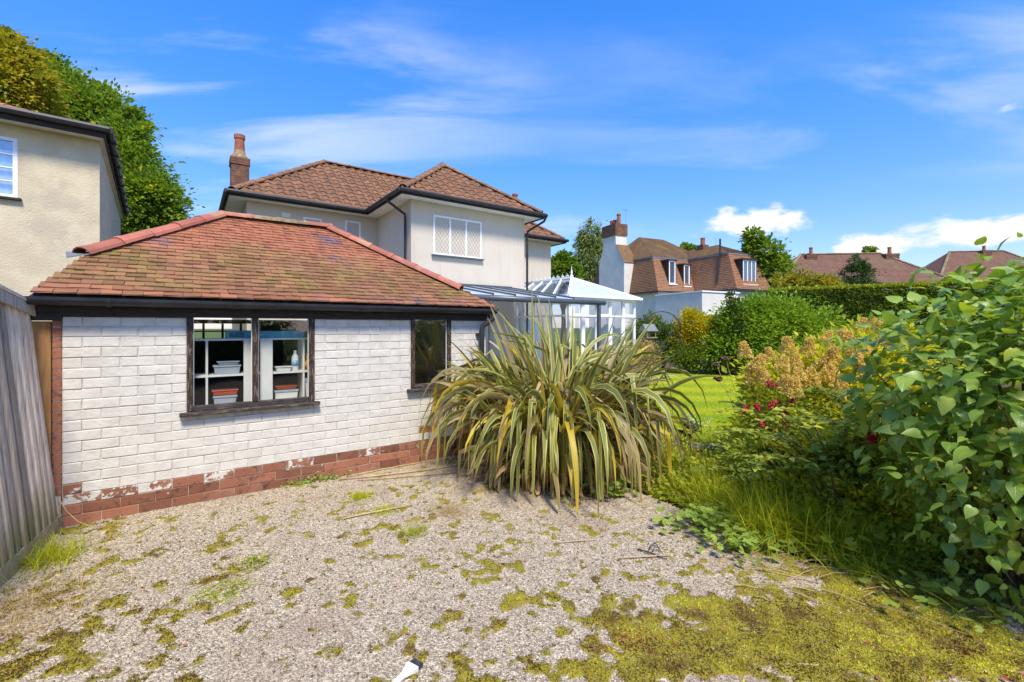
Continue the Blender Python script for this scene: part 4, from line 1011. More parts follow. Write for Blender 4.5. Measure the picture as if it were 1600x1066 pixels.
# downpipes
MB().tube([(WX0-.06,-2.0,ZE-.02),(WX0-.06,-2.0,ZE-.12),(WX0+OV-.07,-2.1,ZE-.42),(WX0+OV-.07,-2.12,ZE-.6),(WX0+OV-.07,-2.12,.1)], .036, 8).build('downpipe', 'black_plastic', hs, smooth=True)
MB().tube([(WX1+.06,WY-.06,ZE-.0),(WX1+.04,WY+.05,ZE-.15),(WX1-OV+.10,wy-.05,ZE-.45),(WX1-OV+.07,wy-.05,ZE-.6),(WX1-OV+.07,wy-.05,.1)], .036, 8).build('downpipe', 'black_plastic', hs, smooth=True)
MB().tube([(WX1+.05,MY-.06,ZE-.0),(WX1+.02,MY+.1,ZE-.2),(WX1-.2,MY+OV-.05,ZE-.5),(WX1-.2,MY+OV-.05,2.2)], .033, 8).build('downpipe', 'black_plastic', hs, smooth=True)
# ground floor under the canopy
window_unit(hs, 'y', 4.75, 5.45, .75, 2.15, wy, 1, lattice=False, curtain=False)
MB().box(WX0+OV+.01, WX1-OV-.01, wy-.03, wy-.001, 0, .62).build('plinth', 'chimney_brick', hs)

# canopy
cn_ = empty('canopy', A0, ANG, 'dark grey lean-to canopy with round front gutter fixed to the cream house', 'canopy')
CX0, CX1, CY = 4.15, 8.42, -5.2
MB().tube([(CX0, CY, 2.27), (CX1, CY, 2.27)], .07, 14).build('front_gutter', 'slate_paint', cn_, smooth=True)
MB().box(CX0, 7.3, wy-.06, wy-.001, 2.74, 2.86).build('wall_plate', 'slate_paint', cn_)
for k in range(6):
    x = CX0+.02+k*(7.3-CX0-.04)/5; MB().bar((x, wy-.06, 2.81), (x, CY, 2.36), .05, .06).build('rafter', 'slate_paint', cn_)
for k in range(5):
    x0 = CX0+.05+k*(7.3-CX0-.04)/5; x1 = x0+(7.3-CX0-.04)/5-.06
    MB().poly([(x0, wy-.06, 2.80), (x1, wy-.06, 2.80), (x1, CY, 2.35), (x0, CY, 2.35)], .016).build('roof_panel', 'polycarbonate', cn_)
for x in (4.72, 8.2): MB().box(x-.04, x+.04, CY-.04, CY+.04, 0, 2.21).build('post', 'slate_paint', cn_)

# conservatory
CV = Vector((1.527, 12.2, 0)); cv = empty('conservatory', CV, ANG, 'white framed conservatory with hipped glass roof and ridge cresting', 'conservatory')
cw, cl, cez, caz = 2.72, 4.6, 2.36, 3.13
MB().box(0, cw, 0, .12, 0, .72).build('dwarf_wall', 'render_white', cv); MB().box(0, .12, .1201, cl, 0, .3).build('dwarf_wall', 'render_white', cv)
MB().box(cw-.12, cw, .1201, cl, 0, .72).build('dwarf_wall', 'render_white', cv)
def cons_face(n, ax, z0, door=False):
    for i in range(n+1):
        L_ = (cw if ax == 'x' else 3.2); p = i*L_/n
        m_ = MB()
        if ax == 'x': m_.box(p-.035 if i else 0, p+.035 if i < n else cw, .0, .07, z0, cez)
        else: m_.box(.0, .07, (p-.035 if i else .071), p+.035, z0, cez)
        m_.build('mullion', 'white_upvc', cv)
    L_ = (cw if ax == 'x' else 3.2)
    for (za, zb, nm) in ((z0-.05, z0, 'bottom_rail'), (1.90, 1.95, 'transom'), (cez, cez+.10, 'head')):
        m_ = MB()
        if ax == 'x': m_.box(-.0, cw, -.012, .075, za, zb)
        else: m_.box(-.012, .075, .076, L_, za, zb)
        m_.build(nm, 'white_upvc', cv)
    for i in range(n):
        for (za, zb) in ((z0, 1.90), (1.95, cez)):
            a, b = i*L_/n+.036, (i+1)*L_/n-.036; m_ = MB(); s_ = MB()
            sw = .035
            if ax == 'x':
                m_.box(a, b, .03, .036, za, zb); s_.box(a, b, .01, .06, za, za+sw); s_.box(a, b, .01, .06, zb-sw, zb); s_.box(a, a+sw, .011, .059, za+sw, zb-sw); s_.box(b-sw, b, .011, .059, za+sw, zb-sw)
            else: m_.box(.03, .036, a+.03, b, za, zb)
            pn = m_.build('pane', 'glass_window', cv)
            if ax == 'x' and (i % 2 == 0 or za < 1): s_.build('sash', 'white_upvc', cv)
MB().box(.12, cw-.12, .13, cl, .0, .06).build('floor', 'render_white', cv); MB().box(.3, cw-.3, cl-.6, cl-.5, .06, 1.9).build('pale_backing', 'curtain', cv)  # pale panel added at the back so the panes look light
cons_face(5, 'x', .77); cons_face(4, 'y', .3)
AP = Vector((cw/2, cw/2, caz)); RB = Vector((cw/2, cl, caz)); e = .1
c1, c2, c3, c4 = Vector((-e, -e, cez+.1)), Vector((cw+e, -e, cez+.1)), Vector((cw+e, cl, cez+.1)), Vector((-e, cl, cez+.1))
def glaz(A, B, C, D, n, tri=False):
    for i in range(n):
        t0, t1 = i/n, (i+1)/n
        a, b = A.lerp(B, t0), A.lerp(B, t1); c, d = D.lerp(C, t0), D.lerp(C, t1)
        pts = [a, b, d, c] if (c-d).length > 1e-4 else [a, b, c]
        MB().poly(pts, .012).build('roof_pane', 'glass_roof' if not tri else 'polycarbonate', cv)
        if i: MB().bar(a+Vector((0,0,.015)), c+Vector((0,0,.015)), .035, .035).build('glazing_bar', 'white_upvc', cv)
mid = AP
# front triangle with parallel bars
nb = 6
for i in range(nb):
    x0, x1 = c1.x+(c2.x-c1.x)*i/nb, c1.x+(c2.x-c1.x)*(i+1)/nb
    f = lambda x: 1-abs(x-cw/2)/(cw/2+e)
    P = lambda x, t: Vector((x, c1.y+(AP.y-c1.y)*t, c1.z+(AP.z-c1.z)*t))
    pts = [P(x0, 0), P(x1, 0), P(x1, f(x1)), P(x0, f(x0))]
    pts = [p for k, p in enumerate(pts) if k == 0 or (p-pts[k-1]).length > 1e-3]
    if (pts[-1]-pts[0]).length < 1e-3: pts.pop()
    MB().poly(pts, .012).build('roof_pane', 'polycarbonate', cv)
    if i: MB().bar(P(x0, 0)+Vector((0,0,.015)), P(x0, f(x0))+Vector((0,0,.015)), .035, .035).build('glazing_bar', 'white_upvc', cv)
glaz(c4, c1, AP, RB, 7); glaz(c2, c3, RB, AP, 7)
for p in (c1, c2): MB().bar(p+Vector((0,0,.02)), AP+Vector((0,0,.02)), .06, .05).build('hip_bar', 'white_upvc', cv)
MB().bar(AP+Vector((0,0,.02)), RB+Vector((0,0,.02)), .12, .06).build('ridge', 'white_upvc', cv)
MB().box(-e-.04, cw+e+.04, -e-.06, -e, cez+.06, cez+.13).build('gutter', 'white_upvc', cv); MB().box(-e-.06, -e, -e+.001, cl, cez+.06, cez+.13).build('gutter', 'white_upvc', cv)
MB().lathe([(.05,0),(.05,.05),(.02,.08),(.035,.14),(.015,.2),(.004,.34)], AP+Vector((0,0,.04)), 8).build('finial', 'white_upvc', cv)
for k in range(14):
    y = AP.y+.2+k*.22; cr = MB(); cr.tube([(cw/2, y-.07, caz+.05), (cw/2, y-.05, caz+.11), (cw/2, y, caz+.08), (cw/2, y+.05, caz+.11), (cw/2, y+.07, caz+.05)], .009, 5); cr.tube([(cw/2, y, caz+.05), (cw/2, y, caz+.17)], [.012, .004], 5); cr.build('cresting', 'white_upvc', cv)

# ---------------- neighbour on the left
NA = math.atan2(711, 895); un = Vector((math.cos(NA), math.sin(NA), 0)); vn_ = Vector((-un.y, un.x, 0))
NB = Vector((-7.33, 8.09, 0))
nh = empty('neighbour_house', NB, NA, 'pebble dashed cream house with black gutters at the left edge behind the garage', 'house')
NW = 8.0; ND = 7.2; NZ = 4.92; no = .28; ns = .07
nw = MB(); wa0, wa1, wz0, wz1 = -1.68, -1.0, 3.72, 4.70
nw.box(-NW, wa0, 0, .2, 0, NZ); nw.box(wa1, 0, 0, .2, 0, NZ); nw.box(wa0, wa1, 0, .2, 0, wz0); nw.box(wa0, wa1, 0, .2, wz1, NZ)
nw.box(-.2, 0, .2001, ND, 0, NZ); nw.build('wall', 'render_rough', nh)
window_unit(nh, 'y', wa0+.002, wa1-.002, wz0, wz1, .03, 1, lattice=False, bars=3, fw=.055, sill='black_timber')
MB().box(-NW, ns, -no, ND+ns, NZ, NZ+.03).build('soffit', 'soffit', nh)
fb = MB(); fb.box(-NW, ns+.02, -no-.022, -no, NZ-.03, NZ+.13); fb.box(ns, ns+.022, -no+.001, ND+ns, NZ-.03, NZ+.13); fb.build('fascia', 'black_timber', nh)
gg = MB(); gg.tube([(-NW, -no-.08, NZ+.11), (ns+.08, -no-.08, NZ+.11)], .055, 8); gg.tube([(ns+.08, -no-.08, NZ+.11), (ns+.08, ND+ns, NZ+.11)], .055, 8); gg.build('gutter', 'black_plastic', nh)
for k in range(9): MB().box(ns+.02, ns+.15, .2+k*.8, .24+k*.8, NZ+.04, NZ+.17).build('gutter_bracket', 'black_plastic', nh)
rf = MB(); hh_ = 1.42; zz = NZ+.07
rf.add([(-NW,-no,zz),(ns,-no,zz),(ns,ND+ns,zz),(-NW,ND+ns,zz),(-3.5+ns,3.5,zz+hh_),(-NW,3.5,zz+hh_)], [(0,1,4,5),(1,2,4),(2,3,5,4)])
rf.build('roof', 'tile_red', nh)
ridge_run(nh, (ns-.05, -no+.05, zz+.0), (-3.5+ns, 3.5, zz+hh_+.03), .10, .4, ['ridge_red'])
ex = MB(); Mx = basis((1,0,0), (0, 3.82, hh_))
for a, b, wt, r in slope_tiles(None, None, None, [(0,0),(NW+no,0),(NW-3.5+no+.1,4.5),(0,4.5)], .11, .17, 0):
    if b < 2.5:
        M4 = Matrix.Translation(Vector((-NW, -no-.03, zz+.01))+Mx @ Vector((a, b, 0))) @ (Mx @ Matrix.Rotation(-.08, 3, 'X')).to_4x4() @ Matrix.Diagonal((wt/TW, r, 1, 1)); me = tmeshes['tile_red'][0]
        ex.add([M4 @ v.co for v in me.vertices], [tuple(p.vertices) for p in me.polygons])
ex.build('roof_tiles', 'tile_red', nh, kind='stuff')
ds = MB(); ds.lathe([(.0,.0),(.12,.015),(.2,.06),(.21,.065),(.2,.07),(.12,.03),(.0,.02)], seg=14); o = ds.build('satellite_dish', 'lead', nh, smooth=True)
o.location = (.45, ND-.1, 3.25); o.rotation_euler = (R(95), 0, R(-20))
MB().tube([(0, ND-.1, 3.1), (.35, ND-.1, 3.1), (.42, ND-.1, 3.2)], .02, 6).build('dish_arm', 'lead', nh)

# ---------------- mansard house to the right
def quad_rows(mb, uvs, A, B, C, D, gauge=.11, lift=.02):
    """stepped tile courses on the quad A-B (low edge) C-D (upper edge: D over A)"""
    A, B, C, D = map(Vector, (A, B, C, D)); h = ((D+C)/2-(A+B)/2).length; n = max(1, int(h/gauge))
    nr = (B-A).cross(D-A)
    if nr.length < 1e-6: nr = (B-A).cross(C-A)
    nr.normalize()
    for i in range(n):
        t0, t1 = i/n, (i+1)/n
        a, b = A.lerp(D, t0)+nr*lift, B.lerp(C, t0)+nr*lift; c, d = B.lerp(C, t1), A.lerp(D, t1)
        a2, b2 = A.lerp(D, t0), B.lerp(C, t0)
        mb.add([a, b, c, d, a2, b2], [(0, 1, 2, 3), (4, 5, 1, 0)])
        u0 = (a-A).dot((B-A).normalized()); u1 = u0+(b-a).length; ud = (d-A).dot((B-A).normalized()); uc = ud+(c-d).length
        uvs += [(u0, i*.1+.001), (u1, i*.1+.001), (uc, i*.1+.099), (ud, i*.1+.099), (u0, i*.1), (u1, i*.1)]
def tiled(name, quads, mat, parent, gauge=.11, **k):
    mb = MB(); uv = []
    for q_ in quads: quad_rows(mb, uv, *q_, gauge=gauge)
    me = bpy.data.meshes.new(name); me.from_pydata(mb.v, [], mb.f); l = me.uv_layers.new(name='UVMap'); idx = np.empty(len(me.loops), np.int32); me.loops.foreach_get('vertex_index', idx)
    l.data.foreach_set('uv', np.array(uv, np.float32)[idx].ravel()); me.materials.append(MATS[mat]); return props(link(name, me, parent), **k)
K = 1.25
MA = math.atan2(711, 1500); um = Vector((math.cos(MA), math.sin(MA), 0)); vm = Vector((-um.y, um.x, 0))
MO = Vector((228/711*23.5, 23.5, 0))*K
ez = CAMH+1.9*K
mh = empty('mansard_house', MO, MA, 'white house with brown tiled mansard roof and dormers beyond the garden', 'house')
def ml(px, py, Y):   # to house frame
    p = at(px, py, Y)-MO; return Vector((p.dot(um), p.dot(vm), p.z))
x1m, x2m, y2m = 3.22, 6.50, -3.27     # block 2 x range, front y
bk = 8.0
iu, iv = .45, 1.0; cz_ = ez+2.34; czt = ez+4.35; ins = iv
wl_ = MB(); wl_.box(.25, x1m+.25, .25, bk, 0, ez); wl_.box(x1m+.251, x2m-.25, y2m+.25, bk-.01, 0, ez); wl_.build('wall', 'render_white', mh)
def blockroof(x0, x1, y0, y1, tag_, ridge_x):
    lo = [(x0,y0),(x1,y0),(x1,y1),(x0,y1)]; hi = [(x0+iu,y0+iv),(x1-iu,y0+iv),(x1-iu,y1-iv),(x0+iu,y1-iv)]
    qs = []
    for i in range(4):
        j = (i+1) % 4; qs.append(((*lo[i], ez), (*lo[j], ez), (*hi[j], cz_), (*hi[i], cz_)))
    tiled('mansard_slope', qs, 'mansard_tile', mh)
    h2 = [(x+sx*-.06, y+sy*-.06) for (x, y), sx, sy in zip(hi, (1,-1,-1,1), (1,1,-1,-1))]
    if ridge_x:
        d2 = 1.55; ym = (h2[0][1]+h2[2][1])/2; r0 = (h2[0][0]+d2, ym, czt); r1 = (h2[1][0]-d2, ym, czt)
        qs = [((*h2[0],cz_+.06),(*h2[1],cz_+.06),r1,r0),((*h2[2],cz_+.06),(*h2[3],cz_+.06),r0,r1),((*h2[3],cz_+.06),(*h2[0],cz_+.06),r0,r0),((*h2[1],cz_+.06),(*h2[2],cz_+.06),r1,r1)]
    else:
        d = (h2[1][0]-h2[0][0])/2; xm_ = (h2[0][0]+h2[1][0])/2; r0 = (xm_, h2[0][1]+1.9, czt-1.08); r1 = (xm_, h2[3][1]-1.9, czt-1.08)
        qs = [((*h2[0],cz_+.06),(*h2[1],cz_+.06),r0,r0),((*h2[1],cz_+.06),(*h2[2],cz_+.06),r1,r0),((*h2[2],cz_+.06),(*h2[3],cz_+.06),r1,r1),((*h2[3],cz_+.06),(*h2[0],cz_+.06),r0,r1)]
    tiled('upper_roof', qs, 'mansard_moss', mh)
    cb = MB()
    for i in range(4): cb.bar((*hi[i], cz_+.03), (*hi[(i+1)%4], cz_+.03), .1, .12)
    cb.build('lead_curb', 'lead', mh)
    eb = MB()
    for i in range(4): eb.bar((*lo[i], ez-.03), (*lo[(i+1)%4], ez-.03), .09, .11)
    eb.build('eaves_gutter', 'black_plastic', mh)
    return r0, r1
R1 = blockroof(0, x2m-.3, 0, bk, 'a', True); R2 = blockroof(x1m, x2m, y2m, 4.6, 'b', False)
# dormers
def dormer(xa, xb, y0, z0, z1, lights, depth):
    d = MB(); d.box(xa-.06, xa, y0, y0+depth, z0-.05, z1); d.box(xb, xb+.06, y0, y0+depth, z0-.05, z1); d.box(xa-.12, xb+.12, y0-.06, y0+depth, z1, z1+.1)
    dd = d.build('dormer', 'black_timber', mh)
    fr = MB(); fw = .07; fr.box(xa, xb, y0, y0+.06, z0, z0+fw); fr.box(xa, xb, y0, y0+.06, z1-fw, z1)
    for i in range(lights+1):
        x = xa+(xb-xa-fw)*i/lights; fr.box(x, x+fw, y0+.001, y0+.059, z0+fw, z1-fw)
    fr.build('window', 'white_upvc', dd); MB().box(xa+fw, xb-fw, y0+.04, y0+.045, z0+fw, z1-fw).build('pane', 'glass_far', dd)
    MB().box(xa-.08, xb+.08, y0-.1, y0, z0-.06, z0-.001).build('sill', 'white_upvc', dd)
zf = lambda y: ez+(y)/ins*(cz_-ez)
dormer(1.17, 1.73, .22, ez+.52, ez+2.05, 1, 1.0); dormer(2.50, 3.02, .22, ez+.42, ez+1.85, 1, 1.0)
dormer(x1m+.85, x1m+2.05, y2m+.22, ez+.35, ez+1.85, 3, 1.0)
# flat roofed extension in front
exo = ml(1097, 465, 26.2)
em = MB().box(exo.x-.0, exo.x+3.0, exo.y, 0.24, 0, ez-.32); em.build('extension_wall', 'render_white', mh)
MB().box(exo.x-.06, exo.x+3.1, exo.y-.06, .24, ez-.32, ez-.24).build('flat_roof', 'white_upvc', mh)
window_unit(mh, 'y', exo.x+.55, exo.x+1.25, 1.3, 2.4, exo.y, 1, lattice=False, curtain=False, pane='glass_far')
window_unit(mh, 'y', exo.x+1.9, exo.x+2.5, 1.3, 2.4, exo.y, 1, lattice=False, curtain=False, pane='glass_far')
# tall white chimney on the left end
cb_ = MB(); cY0, cY1 = 2.8, 5.7
def ring(z, ya, yb, xa, xb): return [(xa, ya, z), (xb, ya, z), (xb, yb, z), (xa, yb, z)]
secs = [ring(0, cY0, cY1, -.45, .6), ring(ez+2.2, cY0, cY1, -.45, .6), ring(ez+3.5, cY0+.9, cY1-.5, -.45, .55), ring(ez+4.25, cY0+.93, cY1-.5, -.45, .5)]
vs = [p for s_ in secs for p in s_]; fs = []
for k in range(3):
    for j in range(4): fs.append((k*4+j, k*4+(j+1)%4, k*4+4+(j+1)%4, k*4+4+j))
fs.append((12, 13, 14, 15)); cb_.add(vs, fs); cs = cb_.build('chimney', 'render_white', mh)
tiled('shoulder_tiles', [((-.5, cY0-.05, ez+2.18), (.7, cY0-.05, ez+2.18), (.62, cY0+.88, ez+3.58), (-.5, cY0+.88, ez+3.58))], 'mansard_moss', cs)
bt_ = MB(); z = ez+4.25
while z < ez+5.1: bt_.box(-.52, .57, cY0+.86, cY1-.44, z, z+.075); bt_.box(-.50, .55, cY0+.88, cY1-.46, z+.075, z+.085); z += .085
bt_.build('chimney_top', 'chimney_brick', cs)
for (yy, h) in ((cY0+1.15, .75), (cY0+1.6, .4), (cY0+1.95, .4)): MB().lathe([(.15,z),(.13,z+h*.8),(.16,z+h*.85),(.16,z+h),(.1,z+h)], (0, yy, 0), 10).build('chimney_pot', 'pot_clay', cs)
an = MB().tube([(.2, cY0+.6, z-.3), (.2, cY0+.6, z+1.0)], .012, 5); an.bar((-.2, cY0+.6, z+.9), (.5, cY0+.6, z+.95), .012, .012)
for k in range(5): an.bar((-.15+k*.14, cY0+.5, z+.91), (-.15+k*.14, cY0+.7, z+.91), .008, .008)
an.build('aerial', 'lead', mh)
MB().tube([(x1m+.05, y2m+1.5, ez+.4), (x1m+.3, y2m+1.5, cz_-.2), (x1m+.35, y2m+1.5, cz_+.3), (x1m+.35, y2m+1.5, cz_+1.0)], .06, 7).build('soil_pipe', 'black_plastic', mh)
brick_stack(mh, R2[0][0]-.0, R2[0][1]+1.2, .5, czt-1.5, czt-.95, [(0, 0, .5, .17)], False)
ex_ = MB().tube([(R2[0][0]+.25, R2[0][1]+.3, czt-1.3), (R2[0][0]+.25, R2[0][1]+.3, czt-.5)], .012, 5); ex_.bar((R2[0][0]+.0, R2[0][1]+.3, czt-.6), (R2[0][0]+.6, R2[0][1]+.3, czt-.5), .012, .012); ex_.build('aerial', 'lead', mh)

# ---------------- bungalows far right
def bungalow(P0, P1, depth, zE, zR, label, mat='far_tile', hipR=True, chims=(), hip_len=None):
    P0, P1 = Vector(P0), Vector(P1); d = (P1-P0).normalized(); L_ = (P1-P0).length; a = math.atan2(d.y, d.x)
    o = empty('bungalow', P0, a, label, 'house'); h = depth/2; hl = hip_len or h
    MB().box(.3, L_-.3, .3, depth-.3, 0, zE).build('wall', 'render_white', o)
    r0, r1 = (hl, h, zR), (L_-hl, h, zR)
    tiled('roof', [((0,0,zE),(L_,0,zE),r1,r0),((L_,depth,zE),(0,depth,zE),r0,r1),((0,depth,zE),(0,0,zE),r0,r0)], mat, o, gauge=.2)
    tiled('hip_slope', [((L_,0,zE),(L_,depth,zE),r1,r1)], 'far_tile_pale_lit', o, gauge=.2)
    ridge_run(o, r0, r1, .15, 1.2, ['ridge_grey']); ridge_run(o, (L_,0,zE+.03), r1, .15, 1.2, ['ridge_grey'])
    ridge_run(o, (0,0,zE+.03), r0, .15, 1.2, ['ridge_grey'])
    gb = MB().bar((0,-.05,zE),(L_,-.05,zE),.12,.12); gb.build('gutter', 'black_plastic', o)
    for (x, wd, zt, np_) in chims: brick_stack(o, x, h-.3, wd, zR-.9, zt, np_, False)
    return o
Yf = 42.0
pA, pB = at(1215, 445, Yf), at(1500, 440, 40.5); zE_ = 5.6
bungalow((pA.x, pA.y, 0), (pB.x, pB.y, 0), 8, zE_, CAMH+113*46/711, 'long low bungalow with dark red tiled roof and two chimneys beyond the hedge', chims=((4.7, 1.0, 8.75, [(.15, 0, .8, .17)]), (12.0, 1.2, 8.75, [(.1, 0, .7, .17)])))
pA, pB = at(1465, 440, 52), at(1700, 440, 50)
bungalow((pA.x, pA.y, 0), (pB.x, pB.y, 0), 9, 6.6, CAMH+118*56/711, 'farthest brown roofed bungalow partly hidden behind the large leaved bush', chims=((8, 1.0, 10.9, [(0, 0, .6, .17)]),))

# ================================================================== TREES
def tree(name, base, trunk_r, h, blobs, size, lmat, label, cat='tree', seed=1, group=None, **k):
    o = empty(name, base, 0, label, cat, group); rng = random.Random(seed)
    mb = MB(); mb.tube([(0, 0, -.05), (.05*h*.1, 0, h*.25), (0, .02*h, h*.5), (.02*h, 0, h*.8)], [trunk_r, trunk_r*.8, trunk_r*.55, trunk_r*.2], 8); mb.build('trunk', 'bark', o)
    lb = MB(); branches(lb, (0, 0, h*.35), [(b[0], b[1], b[2]) for b in blobs[::2]], trunk_r*.4, rng, 5); lb.build('branches', 'bark', o)
    foliage('crown', blobs, size, lmat, o, seed=seed, **k); return o
def tb(px, py, Y, base): p = at(px, py, Y)-Vector(base); return p
def tree_px(name, basepx, Y, blobs_px, size, lmat, trunk_r, label, seed=1, dens=1.0, **k):
    base = Vector(((basepx-800)/711*Y, Y, 0)); bl = []; zt = 0
    rg_ = random.Random(seed*7); big = []
    for (px, py, rpx, rpy, dY, cnt) in blobs_px:
        big.append((px, py, rpx*.93, rpy*.93, dY, cnt*.8))
        for _ in range(9): a = rg_.uniform(0, 6.28); q_ = rg_.uniform(.72, 1.02); f_ = rg_.uniform(.16, .34); big.append((px+math.cos(a)*rpx*q_, py+math.sin(a)*rpy*q_, rpx*f_, rpy*f_*.8, dY+rg_.uniform(-.5, .2), max(24, cnt*f_*f_*.42)))
    for (px, py, rpx, rpy, dY, cnt) in big:
        p = at(px, py, Y+dY)-base; rx = rpx/711*Y; rz = rpy/711*Y; bl.append((p.x, p.y, p.z, rx, (rx+rz)/2, rz, int(cnt*dens))); zt = max(zt, p.z+rz)
    return tree(name, base, trunk_r, zt, bl, size, lmat, label, seed=seed, **k)
tree_px('oak_tree', 120, 24, [(90,165,55,60,0,9000),(150,200,60,60,.5,10000),(60,250,70,80,2,9000),(190,260,55,60,-.5,9500),(215,320,55,55,-1,9500),(245,315,30,45,-1,5000),(120,300,80,80,1,9000),(235,360,40,30,-1,4500),(170,400,90,60,0,7000),(70,120,35,35,1,3500),(200,200,25,28,0,1800)], .24, 'oak_leaf', .45, 'large dark green broadleaved tree behind the left neighbour house', seed=3, clump=.2, per=60)
tree_px('ash_tree', 5, 19, [(5,110,55,55,0,7000),(35,150,38,55,-.5,6000),(-30,190,70,70,0,6000),(45,180,26,26,-.6,2500),(10,70,20,22,0,1200)], .2, 'ash_leaf', .3, 'yellowing tree at the upper left edge above the neighbour roof', seed=4, clump=.2, per=50, droop=.6)
tree_px('birch_tree', 925, 48, [(925,372,16,28,0,2200),(918,405,18,35,0,2600),(935,410,16,35,0,2200),(925,435,24,30,0,2400),(910,380,8,20,0,800)], .34, 'willow_leaf', .3, 'pale weeping birch standing behind the white mansard chimney', seed=5, asp=.35, droop=1.4, clump=.25)
tree_px('garden_tree', 880, 40, [(880,420,20,22,0,1800),(893,435,14,20,0,1200),(872,408,8,12,0,500)], .34, 'oak_leaf', .25, 'rounded green tree just right of the cream house corner', seed=6)
tree_px('slender_tree', 1192, 30, [(1182,372,16,14,0,700),(1195,392,24,18,0,1100),(1175,385,12,10,0,350),(1205,415,28,18,0,1100),(1220,408,12,10,0,350),(1190,430,28,20,0,1300)], .26, 'oak_leaf', .14, 'open branched young tree right of the mansard roof', seed=7, clump=.28)
tree_px('distant_tree', 1085, 60, [(1080,388,9,4,0,200),(1070,386,5,4,0,80)], .4, 'oak_leaf', .2, 'top of a tree just showing over the mansard ridge', seed=8)
tree_px('distant_tree', 1362, 62, [(1362,395,9,7,0,300),(1357,392,5,6,0,120)], .4, 'oak_leaf', .2, 'small treetop poking above the long bungalow ridge', seed=9)
tree_px('conifer', 1338, 26, [(1338,412,14,14,0,1500),(1338,432,25,20,0,3600),(1336,455,32,22,0,3800)], .14, 'conifer_leaf', .12, 'dense dark rounded evergreen rising above the hedge', seed=10, asp=.3, clump=.16, per=40)
tree_px('autumn_shrub', 1260, 24, [(1245,445,26,18,0,1500),(1280,448,26,16,0,1500),(1225,440,16,14,0,800),(1300,452,18,14,0,900)], .18, 'ash_leaf', .08, 'yellow green shrub showing above the hedge before the bungalow', seed=11)

def shrub(name, px, Y, blobs_px, size, lmat, label, seed, cat='shrub', stems=8, zmin=.0, sr=.02, **k):
    base = Vector(((px-800)/711*Y, Y, 0)); o = empty(name, base, 0, label, cat); bl = []
    for (qx, qy, rpx, rpy, dY, cnt) in blobs_px:
        p = at(qx, qy, Y+dY)-base; rx = rpx/711*Y; rz = rpy/711*Y; bl.append((p.x, p.y, p.z, rx, (rx+rz)/2, rz, cnt))
    mb = MB(); rr = random.Random(seed); branches(mb, (0, 0, 0), [(b[0]+rr.uniform(-.4,.4)*b[3], b[1]+rr.uniform(-.4,.4)*b[4], b[2]+rr.uniform(-.2,.5)*b[5]) for b in bl for _ in range(max(1, stems//len(bl)))], sr, rr, 5); mb.build('stems', 'twig', o)
    foliage('foliage', bl, size, lmat, o, seed=seed, zmin=zmin, **k); return o
# hedge: clipped box from behind the shrubs towards the right
he = empty('hedge', (0, 0, 0), 0, 'tall clipped green hedge with yellow green top along the far side of the garden', 'hedge')
hA, hB = Vector((9.8, 17.5, 0)), Vector((16.5, 13.0, 0)); hd = (hB-hA).normalized(); hn = Vector((hd.y, -hd.x, 0)); HL = (hB-hA).length; HH = 2.93; HT = 1.0
rng = np.random.default_rng(31); n = 60000
s_ = rng.uniform(0, HL, n); zz_ = rng.uniform(0, HH, n); yy_ = rng.normal(0, .07, n)+.12*(fbm(s_, zz_, .8, 61)-.5)*2
P = np.array(hA)[None]+s_[:, None]*np.array(hd)+yy_[:, None]*np.array(hn)+np.stack([0*s_, 0*s_, zz_], 1)
D = unit(np.array(hn)[None]+rng.normal(size=(n, 3))*.7+np.array([0, 0, .2])); L_ = rng.uniform(.05, .10, n)
tn = np.clip(.3+.9*(fbm(s_, zz_, .35, 71)-.4)+rng.normal(0, .16, n), 0, 1)
V, F, T = leaves(P, D, rng.normal(size=(n, 3))+np.array([0, 0, 1]), L_, L_*.6, tn); link('foliage', fast_mesh('foliage', V, F, 'hedge_leaf', T), he)
n = 26000; s_ = rng.uniform(0, HL, n); yy_ = rng.uniform(-HT, .08, n)
P = np.array(hA)[None]+s_[:, None]*np.array(hd)+yy_[:, None]*np.array(hn)+np.stack([0*s_, 0*s_, HH+.10*fbm(s_, yy_, .5, 81)+np.abs(rng.normal(0, .04, n))], 1)
V, F, T = leaves(P, unit(rng.normal(size=(n, 3))*.6+np.array([0, 0, 1])), rng.normal(size=(n, 3)), rng.uniform(.05, .11, n), rng.uniform(.03, .06, n), np.clip(rng.normal(.5, .25, n), 0, 1)); link('clipped_top', fast_mesh('clipped_top', V, F, 'hedge_top', T), he)
hc = MB(); a = hA-hn*.06; b = hB-hn*.06; c = hB-hn*HT; d = hA-hn*HT
hc.add([(*a.xy, 0), (*b.xy, 0), (*c.xy, 0), (*d.xy, 0), (*a.xy, HH-.04), (*b.xy, HH-.04), (*c.xy, HH-.04), (*d.xy, HH-.04)], [(0,1,5,4),(1,2,6,5),(2,3,7,6),(3,0,4,7),(4,5,6,7)]).build('inner_branches', 'bark', he)
shrub('bay_shrub', 1200, 15.5, [(1160,520,40,42,0,6500),(1215,520,50,55,.3,9000),(1270,535,45,45,0,6500),(1185,485,24,22,0,2500),(1130,545,25,30,0,3000),(1210,570,70,25,-.3,5000)], .13, 'bright_leaf', 'large glossy green shrub with upright shoots in front of the hedge', 41, stems=18)
shrub('bay_shoot', 1148, 15.0, [(1150,490,7,30,0,500),(1142,470,5,12,0,160)], .12, 'dark_leaf', 'slim upright leafy shoot against the white extension wall', 42, stems=2, cat='plant')
shrub('golden_shrub', 1088, 16.3, [(1080,510,22,22,0,2600),(1098,530,26,28,0,3200),(1070,530,18,20,0,1600),(1108,505,12,14,0,900),(1078,492,9,9,0,400)], .10, 'yellow_leaf', 'golden yellow shrub beside the metal garden arch', 43)
